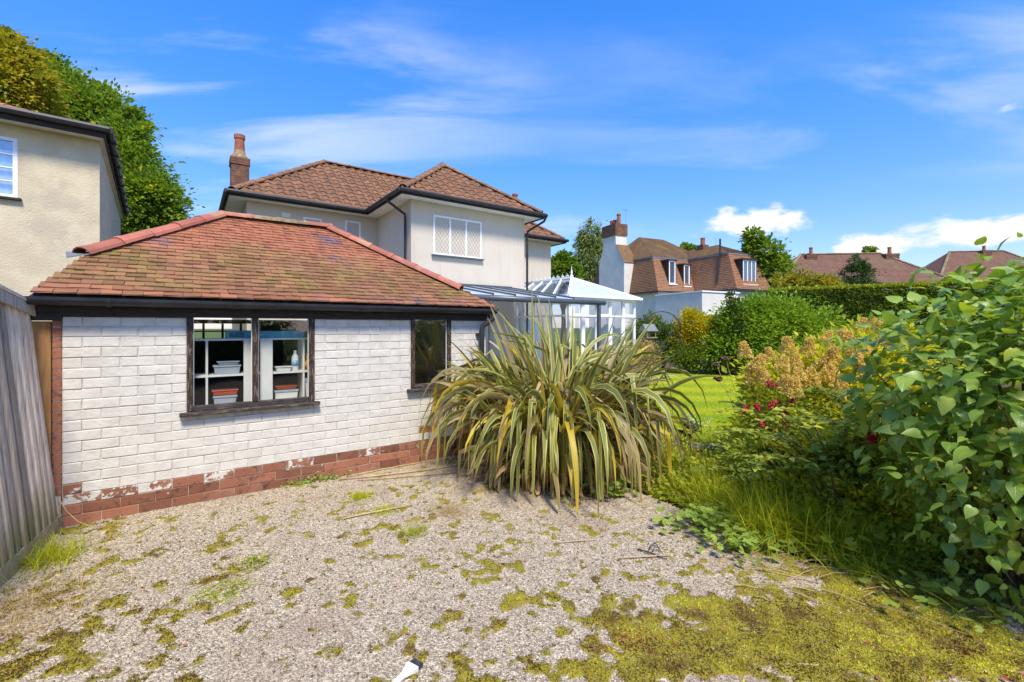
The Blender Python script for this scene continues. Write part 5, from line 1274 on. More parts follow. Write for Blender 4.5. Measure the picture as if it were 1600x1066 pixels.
shrub('border_shrub', 1120, 16.2, [(1105,562,40,16,-.4,3200),(1150,565,35,18,-.5,3000),(1070,560,22,20,-.3,2400),(1190,572,35,14,-.8,2200),(1240,575,40,16,-1,2200)], .09, 'hedge_leaf', 'low dark border plants along the back edge of the lawn', 44)
shrub('climbing_shrub', 1036, 16.6, [(1030,545,18,26,0,2200),(1045,530,14,26,0,1800),(1028,515,13,14,0,900)], .08, 'dark_leaf', 'dark climber growing through the metal garden arch', 45)
shrub('far_bush', 1012, 19, [(1005,520,22,20,0,2200),(1020,500,12,14,0,700),(990,545,22,26,0,1800)], .1, 'hedge_leaf', 'mid green bush behind the bird table', 46)
shrub('seedy_bush', 1004, 12.5, [(1010,560,20,28,0,1500),(985,565,24,25,0,1500)], .07, 'dry_grass', 'straw coloured seedy plants below the bird table', 47)

# arch
ar = MB(); aw = .62; AC = Vector((5.27, 16.0, 0))
for dx in (-.12, .12):
    pts = [(-aw, dx, 0), (-aw, dx, 1.55)]+[(-aw*math.cos(t), dx, 1.55+.62*math.sin(t)) for t in np.linspace(.2, math.pi-.2, 9)]+[(aw, dx, 1.55), (aw, dx, 0)]
    ar.tube(pts, .014, 6)
for t in np.linspace(.2, math.pi-.2, 7): ar.tube([(-aw*math.cos(t), -.12, 1.55+.62*math.sin(t)), (-aw*math.cos(t), .12, 1.55+.62*math.sin(t))], .01, 5)
for z in np.linspace(.2, 1.5, 7):
    for sx in (-1, 1): ar.tube([(sx*aw, -.12, z), (sx*aw, .12, z)], .01, 5)
o = ar.build('garden_arch', 'iron', None); o.location = AC; o.rotation_euler = (0, 0, R(-12)); props(o, 'thin dark metal garden arch overgrown by a climber', 'arch')
# bird table
bq = empty('bird_table', ((1013-800)/711*13, 13, 0), R(25), 'wooden bird table with a pale pitched roof beside the arch', 'bird table')
MB().box(-.035, .035, -.035, .035, 0, 1.30).build('post', 'bird_wood', bq); MB().box(-.19, .19, -.16, .16, 1.30, 1.33).build('tray', 'bird_wood', bq)
for sx in (-1, 1):
    for sy in (-1, 1): MB().box(sx*.15-.012, sx*.15+.012, sy*.12-.012, sy*.12+.012, 1.33, 1.50).build('upright', 'bird_wood', bq)
MB().add([(-.21,-.18,1.5),(.21,-.18,1.5),(.21,.18,1.5),(-.21,.18,1.5),(-.21,0,1.70),(.21,0,1.70)], [(0,1,5,4),(2,3,4,5),(0,4,3),(1,2,5),(3,2,1,0)]).build('roof', 'lead', bq)
MB().tube([(-.1,0,1.70),(-.1,0,1.98)], .012, 5).build('finial', 'iron', bq); MB().lathe([(.0,1.9),(.03,1.92),(.03,1.96),(.0,1.98)], (-.16, 0, 0), 8).build('feeder', 'iron', bq)

# hedge behind the photographer, mirrored in the garage windows
rh = empty('laurel_hedge', (-1, -5.5, 0), 0, 'dark laurel hedge across the drive mirrored in the garage windows', 'hedge')
foliage('foliage', [(x, random.uniform(-.4, .4), 1.1, 1.1, .7, 1.25, 2600) for x in np.arange(-8, 8, 1.3)], .14, 'dark_leaf', rh, seed=51, zmin=0)
MB().box(-8.5, 8, -.35, .35, 0, 1.7).build('inner_branches', 'bark', rh)

# ================================================================== PHORMIUM
PC = Vector((.50, 4.98, 0))
ph = empty('flax_plant', PC, 0, 'huge arching clump of New Zealand flax with bronze and yellow edged strap leaves', 'plant')
def strap(L_, W_, th0, curv, kink=None, kang=1.6, twist=0, segs=12, pw_=2.0, rng=random):
    """strap leaf in the local x-z plane from the origin"""
    pts = [Vector((0, 0, 0))]; angs = []; st = L_/segs
    for i in range(segs):
        t = (i+.5)/segs; a = th0+curv*t**pw_
        if kink and t > kink: a += kang
        a = min(a, math.pi*.97)
        angs.append(a); pts.append(pts[-1]+Vector((math.sin(a), 0, math.cos(a)))*st)
    V_, uv = [], []
    for i, p in enumerate(pts):
        t = i/segs; a = angs[min(i, segs-1)] if i == 0 else (angs[i-1]+angs[min(i, segs-1)])/2
        wd = W_*(.55+.45*min(1, t*3))*max(.03, (1-max(0, (t-.55)/.45)**1.8)); tw = twist*t
        nrm = Vector((-math.cos(a), 0, math.sin(a))); side = Vector((0, 1, 0)); s2 = side*math.cos(tw)+nrm*math.sin(tw); n2 = nrm*math.cos(tw)-side*math.sin(tw)
        f = .32*(1-t*.75)
        V_ += [p-s2*wd/2+n2*wd*f, p, p+s2*wd/2+n2*wd*f]; uv += [(0, t), (.5, t), (1, t)]
    F_ = []
    for i in range(segs):
        k = i*3; F_ += [(k, k+1, k+4, k+3), (k+1, k+2, k+5, k+4)]
    return np.array([tuple(v) for v in V_]), np.array(F_), np.array(uv)
rp = random.Random(21); joined = {}
NL = 1350
for i in range(NL):
    az_ = rp.uniform(0, 2*math.pi); low = rp.random()
    inner = i < 300
    mt = rp.choices(['blade_green', 'blade_bronze', 'blade_yellow', 'blade_dead', 'blade_pink'], [56, 21, 8, 10, 5])[0]
    if low < .34: th0, cv_, L_ = rp.uniform(.02, .62), rp.uniform(.1, 1.3), rp.uniform(1.25, 1.95)
    elif low < .74: th0, cv_, L_ = rp.uniform(.08, .58), rp.uniform(2.1, 3.2), rp.uniform(1.65, 2.25)
    else: th0, cv_, L_ = rp.uniform(.35, .90), rp.uniform(1.6, 2.6), rp.uniform(1.05, 1.5)
    if i > NL-190: mt = 'blade_dead'
    if mt == 'blade_dead': L_ = rp.uniform(.5, 1.05)
    if mt == 'blade_dead': th0, cv_ = rp.uniform(.8, 1.3), rp.uniform(.8, 1.5)
    kink = rp.uniform(.45, .75) if rp.random() < .38 else None
    toC = .5-.5*math.sin(az_); L_ *= .98-.22*toC; cv_ += .35*toC
    V_, F_, uv = strap(L_, rp.uniform(.040, .072), th0, cv_, kink, rp.uniform(.8, 1.6), rp.uniform(-1.5, 1.5), rng=rp)
    L_ = L_; rad = rp.uniform(0, .50); ba = rp.uniform(0, 2*math.pi) if rad < .2 else az_+rp.uniform(-.6, .6)
    ca, sa = math.cos(az_), math.sin(az_); off = np.array([rad*math.cos(ba)*1.15, rad*math.sin(ba)*.8, -.02])
    V2 = np.stack([V_[:, 0]*ca-V_[:, 1]*sa, V_[:, 0]*sa+V_[:, 1]*ca, V_[:, 2]], 1)+off
    V2[:, 2] *= 1.24; V2[:, :2] *= .95
    zc_ = V2[:, 2]; V2[:, 2] = np.where(zc_ < .03, .03+.01*((np.arange(len(zc_)) % 3) == 1)+.015*rp.random(), zc_)
    # keep clear of the garage corner
    wv_ = V2+np.array(PC); rel = wv_-np.array(G0); yy = rel@np.array(VV); xx = rel@np.array(UU)
    bad = (yy > -.03) & (xx < S1+.05) & (wv_[:, 2] < 1.95)
    if bad.any():
        if bad.sum() > 9: continue
        V2 = V2-np.outer(np.where(bad, yy+.05, 0), np.array(VV))
    near = wv_[:, 1].mean() < 4.95
    if near and len([1 for c in ph.children]) < 299 and len(joined.get('cnt', [])) < 299:
        joined.setdefault('cnt', []).append(1)
        me = fast_mesh('leaf', V2, F_, mt, None, uv, smooth=True); link('leaf', me, ph)
    else:
        J = joined.setdefault(mt, [[], [], [], 0]); J[0].append(V2); J[1].append(F_+J[3]); J[2].append(uv); J[3] += len(V2)
for mt, J in joined.items():
    if mt == 'cnt': continue
    o = link('leaves', fast_mesh('leaves', np.concatenate(J[0]), np.concatenate(J[1]), mt, None, np.concatenate(J[2]), smooth=True), ph); o['kind'] = 'stuff'

# ================================================================== BIG LEAVED BUSH
def heart(k, Lh=1.0):
    """heart shaped leaf, unit length along +x"""
    r = random.Random(k); w_ = .36+r.uniform(-.03, .05); dr = r.uniform(.1, .5); cu = r.uniform(.05, .35)
    prof = [(0.0, .0), (-.06, .5), (.10, .92), (.32, 1.0), (.55, .80), (.78, .42), (1.0, 0)]
    C = [(x, 0) for x in (0, .0, .12, .32, .55, .78, 1.0)]
    V_ = []; uv = []
    for (px_, pw2), (cx_, _) in zip(prof, C):
        for sg in (-1, 0, 1):
            x = px_ if sg else cx_; y = sg*pw2*w_; z = -dr*x*x+abs(sg)*pw2*w_*.28-abs(sg)*pw2**2*cu*.3+.02*math.sin(9*x+k)*abs(sg)
            V_.append((x, y, z)); uv.append((.5+sg*pw2*.5, x))
    F_ = []
    for i in range(6):
        q_ = i*3; F_ += [(q_, q_+3, q_+4, q_+1), (q_+1, q_+4, q_+5, q_+2)]
    return np.array(V_), np.array(F_), np.array(uv)
hearts = [heart(k) for k in range(7)]
hmesh = [fast_mesh('leaf', *h[:2], 'big_leaf', None, h[2], smooth=True) for h in hearts]
BC = Vector((3.27, 2.62, 0))
bush = empty('large_leaved_bush', BC, 0, 'dense bush with big heart shaped green leaves at the right edge of the drive', 'bush')
rng = np.random.default_rng(77); ls = []
def addleaf(P, out, L_):
    d = Vector(out)+Vector(rng.normal(size=3)*.5)+Vector((0, 0, -.35)); d.normalize()
    n_ = Vector((0, 0, 1.0))+Vector(out)*.75+Vector(rng.normal(size=3)*.35); s_ = n_.cross(d).normalized(); n_ = d.cross(s_).normalized()
    M_ = Matrix((d, s_, n_)).transposed().to_4x4(); ls.append(Matrix.Translation(P) @ M_ @ Matrix.Scale(L_, 4))
cl = []
for (cx_, cy_, cz_2, rx, ry, rz, n_) in ((0, 0, 1.12, .90, .88, .90, 2500), (.35, .1, 1.55, .75, .8, .62, 1200), (-.48, .2, 1.25, .62, .6, .50, 1000), (.35, -.6, .95, .65, .6, .65, 1000), (-.15, -.15, .55, .8, .75, .42, 1100), (-.5, .1, .75, .55, .6, .4, 700)):
    for _ in range(n_):
        v = rng.normal(size=3); v /= np.linalg.norm(v)
        rr_ = rng.uniform(.68, 1.10) if rng.random() < .8 else rng.uniform(.4, .8)
        bp = 1+.16*math.sin(5*v[0]+2)*math.cos(4*v[2]+1)+.08*math.sin(11*v[1])
        P = Vector((cx_+v[0]*rx*rr_*bp, cy_+v[1]*ry*rr_*bp, cz_2+v[2]*rz*rr_*bp))
        if P.z < .10 or (P.z < .55 and rng.random() < .3): continue
        addleaf(P, v, rng.uniform(.038, .112)*(1 if P.z > .8 else .8))
def bvis(M_):
    p = M_.translation+BC
    return (p-Vector((0, 0, CAMH))).length+(6 if p.x/max(p.y, .1) > 1.16 or p.y < .5 else 0)
ls.sort(key=bvis)
JV, JF, JU, JT, k0 = [], [], [], [], 0
for i, M_ in enumerate(ls):
    h = rng.integers(0, 7)
    if i < 300: link('leaf', hmesh[h], bush).matrix_local = M_
    else:
        V_, F_, uv = hearts[h]; A_ = np.array(M_); V2 = V_@A_[:3, :3].T+A_[:3, 3]
        JV.append(V2); JF.append(F_+k0); JU.append(uv); JT.append(np.full(len(V2), rng.random())); k0 += len(V2)
o = link('inner_leaves', fast_mesh('inner_leaves', np.concatenate(JV), np.concatenate(JF), 'big_leaf_joined', np.concatenate(JT), np.concatenate(JU), smooth=True), bush); o['kind'] = 'stuff'
rr = random.Random(8)
for k in range(26):
    a = rr.uniform(0, 6.28); r_ = rr.uniform(.05, .3); b = Vector((r_*math.cos(a)-.1, r_*math.sin(a)+.1, 0)); t = Vector((rr.uniform(-.85, .7), rr.uniform(-.7, .7), rr.uniform(.9, 1.7)))
    m_ = b.lerp(t, .5)+Vector((rr.uniform(-.1, .1), rr.uniform(-.1, .1), .1)); MB().tube([b, b.lerp(m_, .5), m_, m_.lerp(t, .5), t], [.016, .014, .011, .008, .003], 6).build('stem', 'twig', bush)

# sprays of smaller leaves reaching left from the bush
sb = empty('snowberry_shrub', (2.75, 3.75, 0), 0, 'sparse arching shrub with small blue green leaves left of the big leaved bush', 'shrub')
stm = MB(); Pn, Dn, Tn = [], [], []
for k in range(46):
    a = rr.uniform(1.7, 4.1); ln = rr.uniform(.6, 1.25); hgt = rr.uniform(.35, 1.15); b = Vector((rr.uniform(-.3, .5), rr.uniform(-.4, .35), 0)); pts = []
    for i in range(9):
        t = i/8; pts.append(b+Vector((math.cos(a)*ln*t**1.3, math.sin(a)*ln*.8*t**1.3, hgt*(1.7*t-1.0*t*t)*1.3+.03)))
    stm.tube(pts, [.006-.0006*i for i in range(9)], 5)
    for i in range(64):
        t = rr.uniform(.12, 1)*8; j = min(int(t), 7); p = pts[j].lerp(pts[j+1], t-j); q_ = rr.uniform(0, 6.28)
        Pn.append(p); Dn.append((math.cos(q_), math.sin(q_), rr.uniform(-.3, .35))); Tn.append(rr.random())
stm.build('stems', 'twig', sb)
n = len(Pn); V, F, T = leaves(np.array([tuple(p) for p in Pn]), np.array(Dn), np.tile([0, 0, 1.], (n, 1))+rng.normal(size=(n, 3))*.25, rng.uniform(.04, .075, n), rng.uniform(.03, .05, n), np.array(Tn))
link('foliage', fast_mesh('foliage', V, F, 'berry_leaf', T), sb)

# hydrangea
hy = shrub('hydrangea', 1300, 4.9, [(1290,600,60,50,0,4600),(1370,580,60,55,.1,4200),(1240,640,55,55,-.1,3400),(1330,660,80,60,-.2,4200),(1420,640,60,70,-.3,3000),(1400,545,40,28,.2,1700),(1200,600,26,24,.1,900),(1240,580,30,25,.1,1000),(1220,700,60,50,-.3,2600)], .085, 'hyd_leaf', 'yellow green hydrangea with cone shaped peach flower heads beside the lawn', 61, stems=30, sr=.012, clump=.3)
def panicle(k):
    rg = np.random.default_rng(k); n = 420; t = rg.uniform(0, 1, n); a = rg.uniform(0, 2*np.pi, n); r_ = (.085*(1-t*.7))*rg.uniform(.6, 1.05, n)
    P = np.stack([r_*np.cos(a), r_*np.sin(a), t*.19], 1); D = unit(P*np.array([1, 1, .15])+rg.normal(size=(n, 3))*.02)
    V, F, T = leaves(P, D+rg.normal(size=(n, 3))*.5, rg.normal(size=(n, 3)), np.full(n, .026), np.full(n, .022), np.clip(rg.normal(.5, .25, n), 0, 1)); return fast_mesh('flower_head', V, F, 'panicle', T)
pn = [panicle(k) for k in range(4)]
for (px, py, dY) in [(1165,552,.2),(1178,572,0),(1205,555,.1),(1220,572,-.1),(1245,566,0),(1250,590,-.2),(1268,598,-.2),(1285,590,-.1),(1288,527,.2),(1300,560,0),(1322,540,.1),(1335,560,-.1),(1345,508,.3),(1372,505,.2),(1385,515,.1),(1330,530,.1),(1355,545,0),(1240,612,-.3),(1222,600,-.2),(1315,600,-.3),(1310,610,-.3),(1232,545,.1),(1262,545,.2),(1400,535,.1),(1345,580,-.1),(1195,585,-.1),(1280,570,0),(1378,530,.1),(1180,592,0),(1300,582,-.1)]:
    o = link('flower_head', rr.choice(pn), hy); o.location = at(px, py+8, 4.3+dY)-Vector(hy.location); o.rotation_euler = (rr.uniform(-.6, .6), rr.uniform(-.6, .6), rr.uniform(0, 6)); s_ = rr.uniform(.6, 1.0); o.scale = (s_, s_, s_)
# fuchsia
fu = shrub('fuchsia', 1225, 4.3, [(1215,650,35,45,0,900),(1250,670,40,50,0,1100),(1180,640,20,30,.1,350),(1290,640,40,40,.1,700)], .045, 'cover_leaf', 'airy fuchsia with dangling red flowers in front of the lawn', 62, stems=26, sr=.006, clump=.35)
fm = MB(); fm.lathe([(.002,0),(.006,-.01),(.007,-.025),(.014,-.045),(.004,-.05)], seg=7)
for q_ in range(4): fm.add([(0,0,-.025),(.03*math.cos(q_*1.57),.03*math.sin(q_*1.57),-.03),(.012*math.cos(q_*1.57+.5),.012*math.sin(q_*1.57+.5),-.05)], [(0,1,2)])
fme = bpy.data.meshes.new('flower'); fme.from_pydata(fm.v, [], fm.f); fme.materials.append(MATS['red_flower'])
for (cx_, cy_, k) in ((1168,635,4),(1210,628,5),(1215,640,4),(1230,637,6),(1205,597,3),(1363,676,8),(1245,690,2),(1240,620,2),(1180,630,3),(1190,655,2),(1228,655,3),(1320,600,2)):
    for _ in range(k): o = link('flower', fme, fu); o.location = at(cx_+rr.uniform(-7, 7), cy_+rr.uniform(-7, 7), 4.1 if cx_ < 1350 else 3.2)-Vector(fu.location); o.rotation_euler = (rr.uniform(-.3, .3), rr.uniform(-.3, .3), rr.uniform(0, 6)); o.scale = (1.1,)*3

# grasses and low plants of the bed
def grass_clump(name, px, py, n, h, wd, mat, label, spread=.08, lean=.45, curve=.9, seed=1, cat='grass'):
    rg = np.random.default_rng(seed); c = gp(px, py); b = rg.normal(size=(n, 3))*[spread, spread, 0]
    V, F, T = blades(b, n, h, 0, rg, wd, lean, curve, 5); o = link(name, fast_mesh(name, V, F, mat, T)); o.location = c; return props(o, label, cat)
grass_clump('feather_grass', 1165, 735, 900, .50, .004, 'dry_grass', 'straw coloured feathery grass clump between the flax and the hydrangea', .06, .22, .5, 71)
grass_clump('feather_grass', 1215, 715, 600, .46, .004, 'dry_grass', 'second paler feathery grass clump further right under the fuchsia', .06, .3, .6, 72)
grass_clump('grass_tuft', 1120, 795, 520, .36, .008, 'tuft_leaf', 'bright green grass tuft next to the tip of the flax leaves', .10, .5, 1.0, 73)
grass_clump('grass_tuft', 1205, 835, 900, .44, .009, 'tuft_leaf', 'largest bright yellow green grass tuft at the bed edge', .12, .5, 1.0, 74)
grass_clump('grass_tuft', 1275, 845, 700, .40, .009, 'tuft_leaf', 'yellow green grass tuft under the arching snowberry stems', .12, .55, 1.0, 75)
grass_clump('grass_tuft', 1150, 775, 520, .36, .007, 'tuft_leaf', 'grass tuft behind the round leaved plants', .12, .5, 1.0, 76)
grass_clump('grass_tuft', 1330, 868, 620, .34, .009, 'tuft_leaf', 'bright fill tuft added at the shaded bed edge beside the big leaved bush', .13, .6, 1.0, 85)  # extra tuft added to brighten the dark bed edge
grass_clump('fence_grass', 75, 875, 380, .17, .006, 'tuft_leaf', 'green grass growing at the foot of the fence', .09, .7, 1.0, 77)
grass_clump('dry_fence_grass', 35, 960, 520, .15, .004, 'dry_grass', 'straggly brown and green grass in the lower left corner', .20, .9, 1.1, 78)
grass_clump('weed_tuft', 562, 778, 220, .09, .006, 'tuft_leaf', 'small fern like weed growing in the gravel near the wall', .04, .8, .8, 79, 'weed')
grass_clump('weed_tuft', 598, 800, 260, .06, .006, 'tuft_leaf', 'bright round weed beside the bamboo stick', .05, .9, .8, 80, 'weed')
grass_clump('weed_tuft', 645, 835, 160, .09, .006, 'cover_leaf', 'darker weed in the middle of the gravel drive', .05, .8, .8, 81, 'weed')
grass_clump('dry_tuft', 700, 800, 260, .12, .003, 'dry_grass', 'wispy tuft of dead grass left of the flax plant', .07, 1.1, 1.0, 82)
grass_clump('creeping_weed', 345, 925, 420, .05, .008, 'cover_leaf', 'flat green weed patch in the gravel at the left', .07, 1.2, .8, 83, 'weed')
grass_clump('creeping_weed', 395, 880, 180, .05, .008, 'cover_leaf', 'small weed right of the flat weed patch', .05, 1.2, .8, 84, 'weed')
# leafy weeds against the wall
rg = np.random.default_rng(90)
for nm, px, py, w_, n, mt, lb in (('wall_weed', 440, 757, .16, 260, 'cover_leaf', 'low leafy weed at the foot of the garage wall'), ('wall_weed', 500, 752, .14, 160, 'mantle_leaf', 'thin weed along the garage wall right of the leafy one')):
    P = np.stack([rg.normal(0, w_, n), rg.normal(0, .03, n), np.abs(rg.normal(0.02, .03, n))], 1); P[:, 1] = P[:, 0]*.62+P[:, 1]-.03
    V, F, T = leaves(P, unit(rg.normal(size=(n, 3))+[0, 0, .4]), rg.normal(size=(n, 3))+[0, 0, 1], rg.uniform(.02, .045, n), rg.uniform(.014, .03, n), rg.random(n))
    V[:, 2] = np.maximum(V[:, 2], .004); o = link(nm, fast_mesh(nm, V, F, mt, T)); o.location = gp(px, py); props(o, lb, 'weed')
# round leaved plants: each leaf a scalloped fan
fans = {}
def fan(mat, k):
    if (mat, k) not in fans:
        rg = np.random.default_rng(k+5); pts = [(0, 0, 0)]; t1, t2 = rg.normal(0, .15, 2)
        for j in range(12):
            a = j*5.7/11; r_ = 1 if j % 2 else .82; pts.append((r_*math.cos(a), r_*math.sin(a), r_*(t1*math.cos(a)+t2*math.sin(a))+.14))
        fans[mat, k] = fast_mesh('leaf', pts, [(0, 1+j, 2+j) for j in range(11)], mat, np.full(13, rg.random()))
    return fans[mat, k]
def lobed(n_pl, cx, cy, sp1, hmax, size, mat, name, label, seed):
    rg = random.Random(seed); o = empty(name, gp(cx, cy), 0, label, 'plant')
    for i in range(n_pl):
        l = link('leaf', fan(mat, i % 6), o, (rg.gauss(0, sp1[0]), rg.gauss(0, sp1[1]), rg.uniform(.03, hmax))); l.rotation_euler = (rg.gauss(0, .3), rg.gauss(0, .3), rg.uniform(0, 6.28)); q_ = size*rg.uniform(.6, 1.2); l.scale = (q_,)*3
lobed(150, 1100, 828, (.15, .10), .14, .036, 'mantle_leaf', 'lady_mantle', 'pale blue green round leaved plant at the gravel edge', 101)
lobed(120, 1165, 862, (.13, .08), .12, .034, 'mantle_leaf', 'lady_mantle', 'round leaved plant in front of the largest grass tuft', 102)
lobed(130, 945, 775, (.12, .08), .16, .034, 'mantle_leaf', 'lady_mantle', 'round leaved plant tucked under the flax leaves', 103)
lobed(120, 1500, 945, (.22, .16), .13, .03, 'mantle_leaf', 'strawberry_plant', 'small leafy plant under the large bush at right', 104)
lobed(110, 1385, 880, (.2, .12), .22, .04, 'cover_leaf', 'bramble', 'yellow and green bramble leaves under the large bush', 105)
# ground cover of the bed
n = 52000; y = 1/rg.uniform(1/7.2, 1/2.9, n); x = rg.uniform(.15, 1.1, n)*y
k = (x > 1.15-.62*(y-4.6)) & (x < 1.15-.62*(y-4.6)+3.2) & ~inpoly(x, y, lawn) & (rg.random(n) < .25+.9*fbm(x, y, .4, 111)); x, y = x[k], y[k]; n = len(x)
hz_ = (.06+.34*fbm(x, y, .5, 113)**1.5)*np.clip((x-(1.15-.62*(y-4.6)))*2.2, .12, 1)
P = np.stack([x, y, hz_*rg.uniform(.2, 1, n)], 1)
V, F, T = leaves(P, unit(rg.normal(size=(n, 3))+[0, 0, .5]), rg.normal(size=(n, 3))+[0, 0, 1.2], rg.uniform(.03, .075, n), rg.uniform(.016, .035, n), np.clip(fbm(x, y, .3, 115)+rg.normal(0, .2, n), 0, 1))
V[:, 2] = np.maximum(V[:, 2], .0); props(link('ground_cover', fast_mesh('ground_cover', V, F, 'cover_leaf', T)), 'mixed low green ground cover spreading over the planting bed', 'ground cover', kind='stuff')
for nm, lb, bl, mt, sd in (('fill_leaves', 'mound of bright low leaves added to lighten the planting bed right of the flax', [(at(1090, 770, 4.3), .34, .13, 1500), (at(1150, 745, 4.5), .4, .16, 1700), (at(1060, 740, 4.7), .3, .14, 1100)], 'cover_leaf', 141),  # invented bright foliage mounds, added to lighten the dark bed
                           ('fill_leaves_front', 'leafy yellow green mound added to lighten the bed in front of the arching shrub stems', [(at(1250, 770, 3.75), .30, .17, 1500), (at(1320, 790, 3.5), .34, .2, 1800), (at(1390, 800, 3.3), .26, .2, 1300), (at(1290, 720, 3.9), .34, .2, 1500)], 'hyd_leaf', 142),
                           ('fill_leaves_back', 'fresh green leaves added to lighten the bed below the hydrangea', [(at(1200, 720, 4.1), .34, .2, 1700), (at(1350, 720, 3.6), .3, .24, 1700), (at(1260, 700, 4.2), .3, .2, 1200)], 'berry_leaf', 143)):
    foliage(nm, [(p.x, p.y, p.z, rx, rx*.6, rz, c) for p, rx, rz, c in bl], .055, mt, None, seed=sd, zmin=0, label=lb, cat='plants', kind='stuff')
# leaf litter and twigs under the bush
n = 2600; x = rg.uniform(1.2, 3.8, n); y = rg.uniform(1.9, 3.9, n); k = rg.random(n) < fbm(x, y, .3, 121)*np.clip((x/y-.5)*1.6, 0, 1); x, y = x[k], y[k]; n = len(x)
V, F, T = leaves(np.stack([x, y, np.full(n, .012)], 1), unit(rg.normal(size=(n, 3))*[1, 1, .2]), rg.normal(size=(n, 3))*.4+[0, 0, 1], rg.uniform(.02, .045, n), rg.uniform(.012, .028, n), rg.random(n))
V[:, 2] = np.maximum(V[:, 2], .008); props(link('leaf_litter', fast_mesh('leaf_litter', V, F, 'dead_leaf', T)), 'brown and red fallen leaves under the large bush', 'leaf litter', kind='stuff')
tw = MB()
for i in range(55):
    p = gp(rr.uniform(1150, 1590), rr.uniform(850, 960)); a = rr.uniform(-1.4, 1.2)+math.pi*(rr.random() < .5); L_ = rr.uniform(.1, .5); q1 = Vector(p)+Vector((0, 0, .012)); d = Vector((math.cos(a), math.sin(a)*.8, rr.uniform(-.0, .12)))*L_
    tw.tube([q1, q1+d*.5+Vector((0, 0, .02)), q1+d], [.0028, .0022, .0012], 5)
tw.build('dead_twigs', 'dry_stem', None, label='scatter of dead pale twigs under the large bush', cat='twigs', kind='stuff')

# bergenia by the lawn edge, stepping stone, seed heads
bg_ = empty('bergenia', gp(1078, 688), 0, 'low plant with dark red and green paddle leaves beside the flax tips', 'plant')
for i in range(22):
    a = rr.uniform(0, 6.28); V_, F_, uv = hearts[i % 7]; me = fast_mesh('leaf', V_*np.array([1, .8, 1]), F_, 'bergenia_leaf', np.full(len(V_), rr.random()), uv, smooth=True); o = link('leaf', me, bg_)
    o.location = (.04*math.cos(a), .04*math.sin(a), rr.uniform(.05, .28)); o.rotation_euler = (rr.uniform(-.4, .4), -rr.uniform(.1, .9), a); s_ = rr.uniform(.12, .2); o.scale = (s_,)*3
o = foliage('white_daisies', [(0, 0, .12, .22, .14, .1, 260)], .018, 'white_petal', None, seed=131); o.location = gp(1088, 668); props(o, 'small cream white daisies beside the dark leaved plant', 'flowers')
c = gp(1100, 700); o = MB().poly([(x, y, .035) for x, y in ((-.22,-.14),(.1,-.2),(.26,-.02),(.18,.17),(-.12,.18),(-.28,.04))], .035).build('stepping_stone', 'stone', None, bevel=.008); o.location = c; props(o, 'flat grey stepping stone between the flax and the lawn', 'stone')
for i, (bx, by, tx, ty, lb) in enumerate(((1185,640,1122,593,'dark dead flower head on a thin stem over the lawn, lowest of the three'),(1165,620,1120,571,'dead flower head leaning over the lawn just above the lowest one'),(1168,600,1134,562,'highest brown dead flower head over the far lawn edge'))):
    Yq = 5.6; a, b = at(bx, by+60, Yq), at(tx, ty, Yq); a.z = 0
    o = empty('dead_flower', a, 0, lb, 'flower'); t = b-a; MB().tube([(0,0,0), t*.5+Vector((.03,0,.05)), t], [.004,.004,.003], 5).build('stem', 'dry_stem', o)
    hd_ = MB()
    for _ in range(26): v = Vector(rng.normal(size=3)); v.normalize(); hd_.tube([t, t+Vector((v.x*.055, v.y*.055, v.z*.03+.01))], [.005, .013], 4)
    hd_.build('seed_head', 'brown_head', o)

n = 420; y = 1/rg.uniform(1/5.6, 1/1.9, n); x = rg.uniform(-1.15, .9, n)*y; kk = (x < 1.0-.62*(y-4.6)) & ((x-G0[0])*UU[1]*-1+(y-G0[1])*UU[0] < -.05) & ((x-FA.x)*FN.x+(y-FA.y)*FN.y > .06); x, y = x[kk], y[kk]; n = len(x)
V, F, T = leaves(np.stack([x, y, np.full(n, .016)], 1), unit(rg.normal(size=(n, 3))*[1, 1, .15]), rg.normal(size=(n, 3))*.3+[0, 0, 1], rg.uniform(.012, .034, n), rg.uniform(.006, .018, n), rg.random(n))
V[:, 2] = np.maximum(V[:, 2], .012); props(link('fallen_leaves', fast_mesh('fallen_leaves', V, F, 'dead_leaf', T)), 'small brown fallen leaves and bits scattered over the open gravel', 'leaf litter', kind='stuff')

# ================================================================== SMALL THINGS ON THE DRIVE
def stick(px0, py0, px1, py1, r_, mat, name, label, cat='stick', bow=.0):
    a, b = Vector(gp(px0, py0)), Vector(gp(px1, py1)); c = (a+b)/2; o_ = MB(); d = b-a; s = d.cross(Vector((0, 0, 1))).normalized()*bow
    o_.tube([a-c+Vector((0,0,r_+.01)), a.lerp(b,.3)-c+s+Vector((0,0,r_+.014)), a.lerp(b,.7)-c+s+Vector((0,0,r_+.012)), b-c+Vector((0,0,r_+.01))], [r_*.8, r_, r_, r_*.7], 7)
    o = o_.build(name, mat, None, smooth=True); o.location = c; return props(o, label, cat)
stick(534, 814, 645, 792, .0075, 'dry_stem', 'bamboo_cane', 'straight tan cane lying on the gravel beside the bright round weed')
stick(530, 752, 725, 728, .008, 'dry_stem', 'dry_leaf_stalk', 'longest dry flax stalk lying along the garage wall', bow=.04)
stick(545, 747, 700, 718, .006, 'dry_stem', 'dry_leaf_stalk', 'dry flax stalk closest to the wall base', bow=-.03)
stick(560, 753, 745, 737, .007, 'dry_stem', 'dry_leaf_stalk', 'dry stalk running in under the flax leaves', bow=.02)
stick(865, 852, 932, 846, .004, 'dry_stem', 'twig', 'thin tan twig on the gravel in front of the flax')
stick(968, 876, 1048, 871, .005, 'dry_stem', 'white_stick', 'pale straight stick beside the dark bent wire')
stick(996, 861, 1042, 878, .005, 'iron', 'dark_stick', 'short dark stick crossing the pale stick')
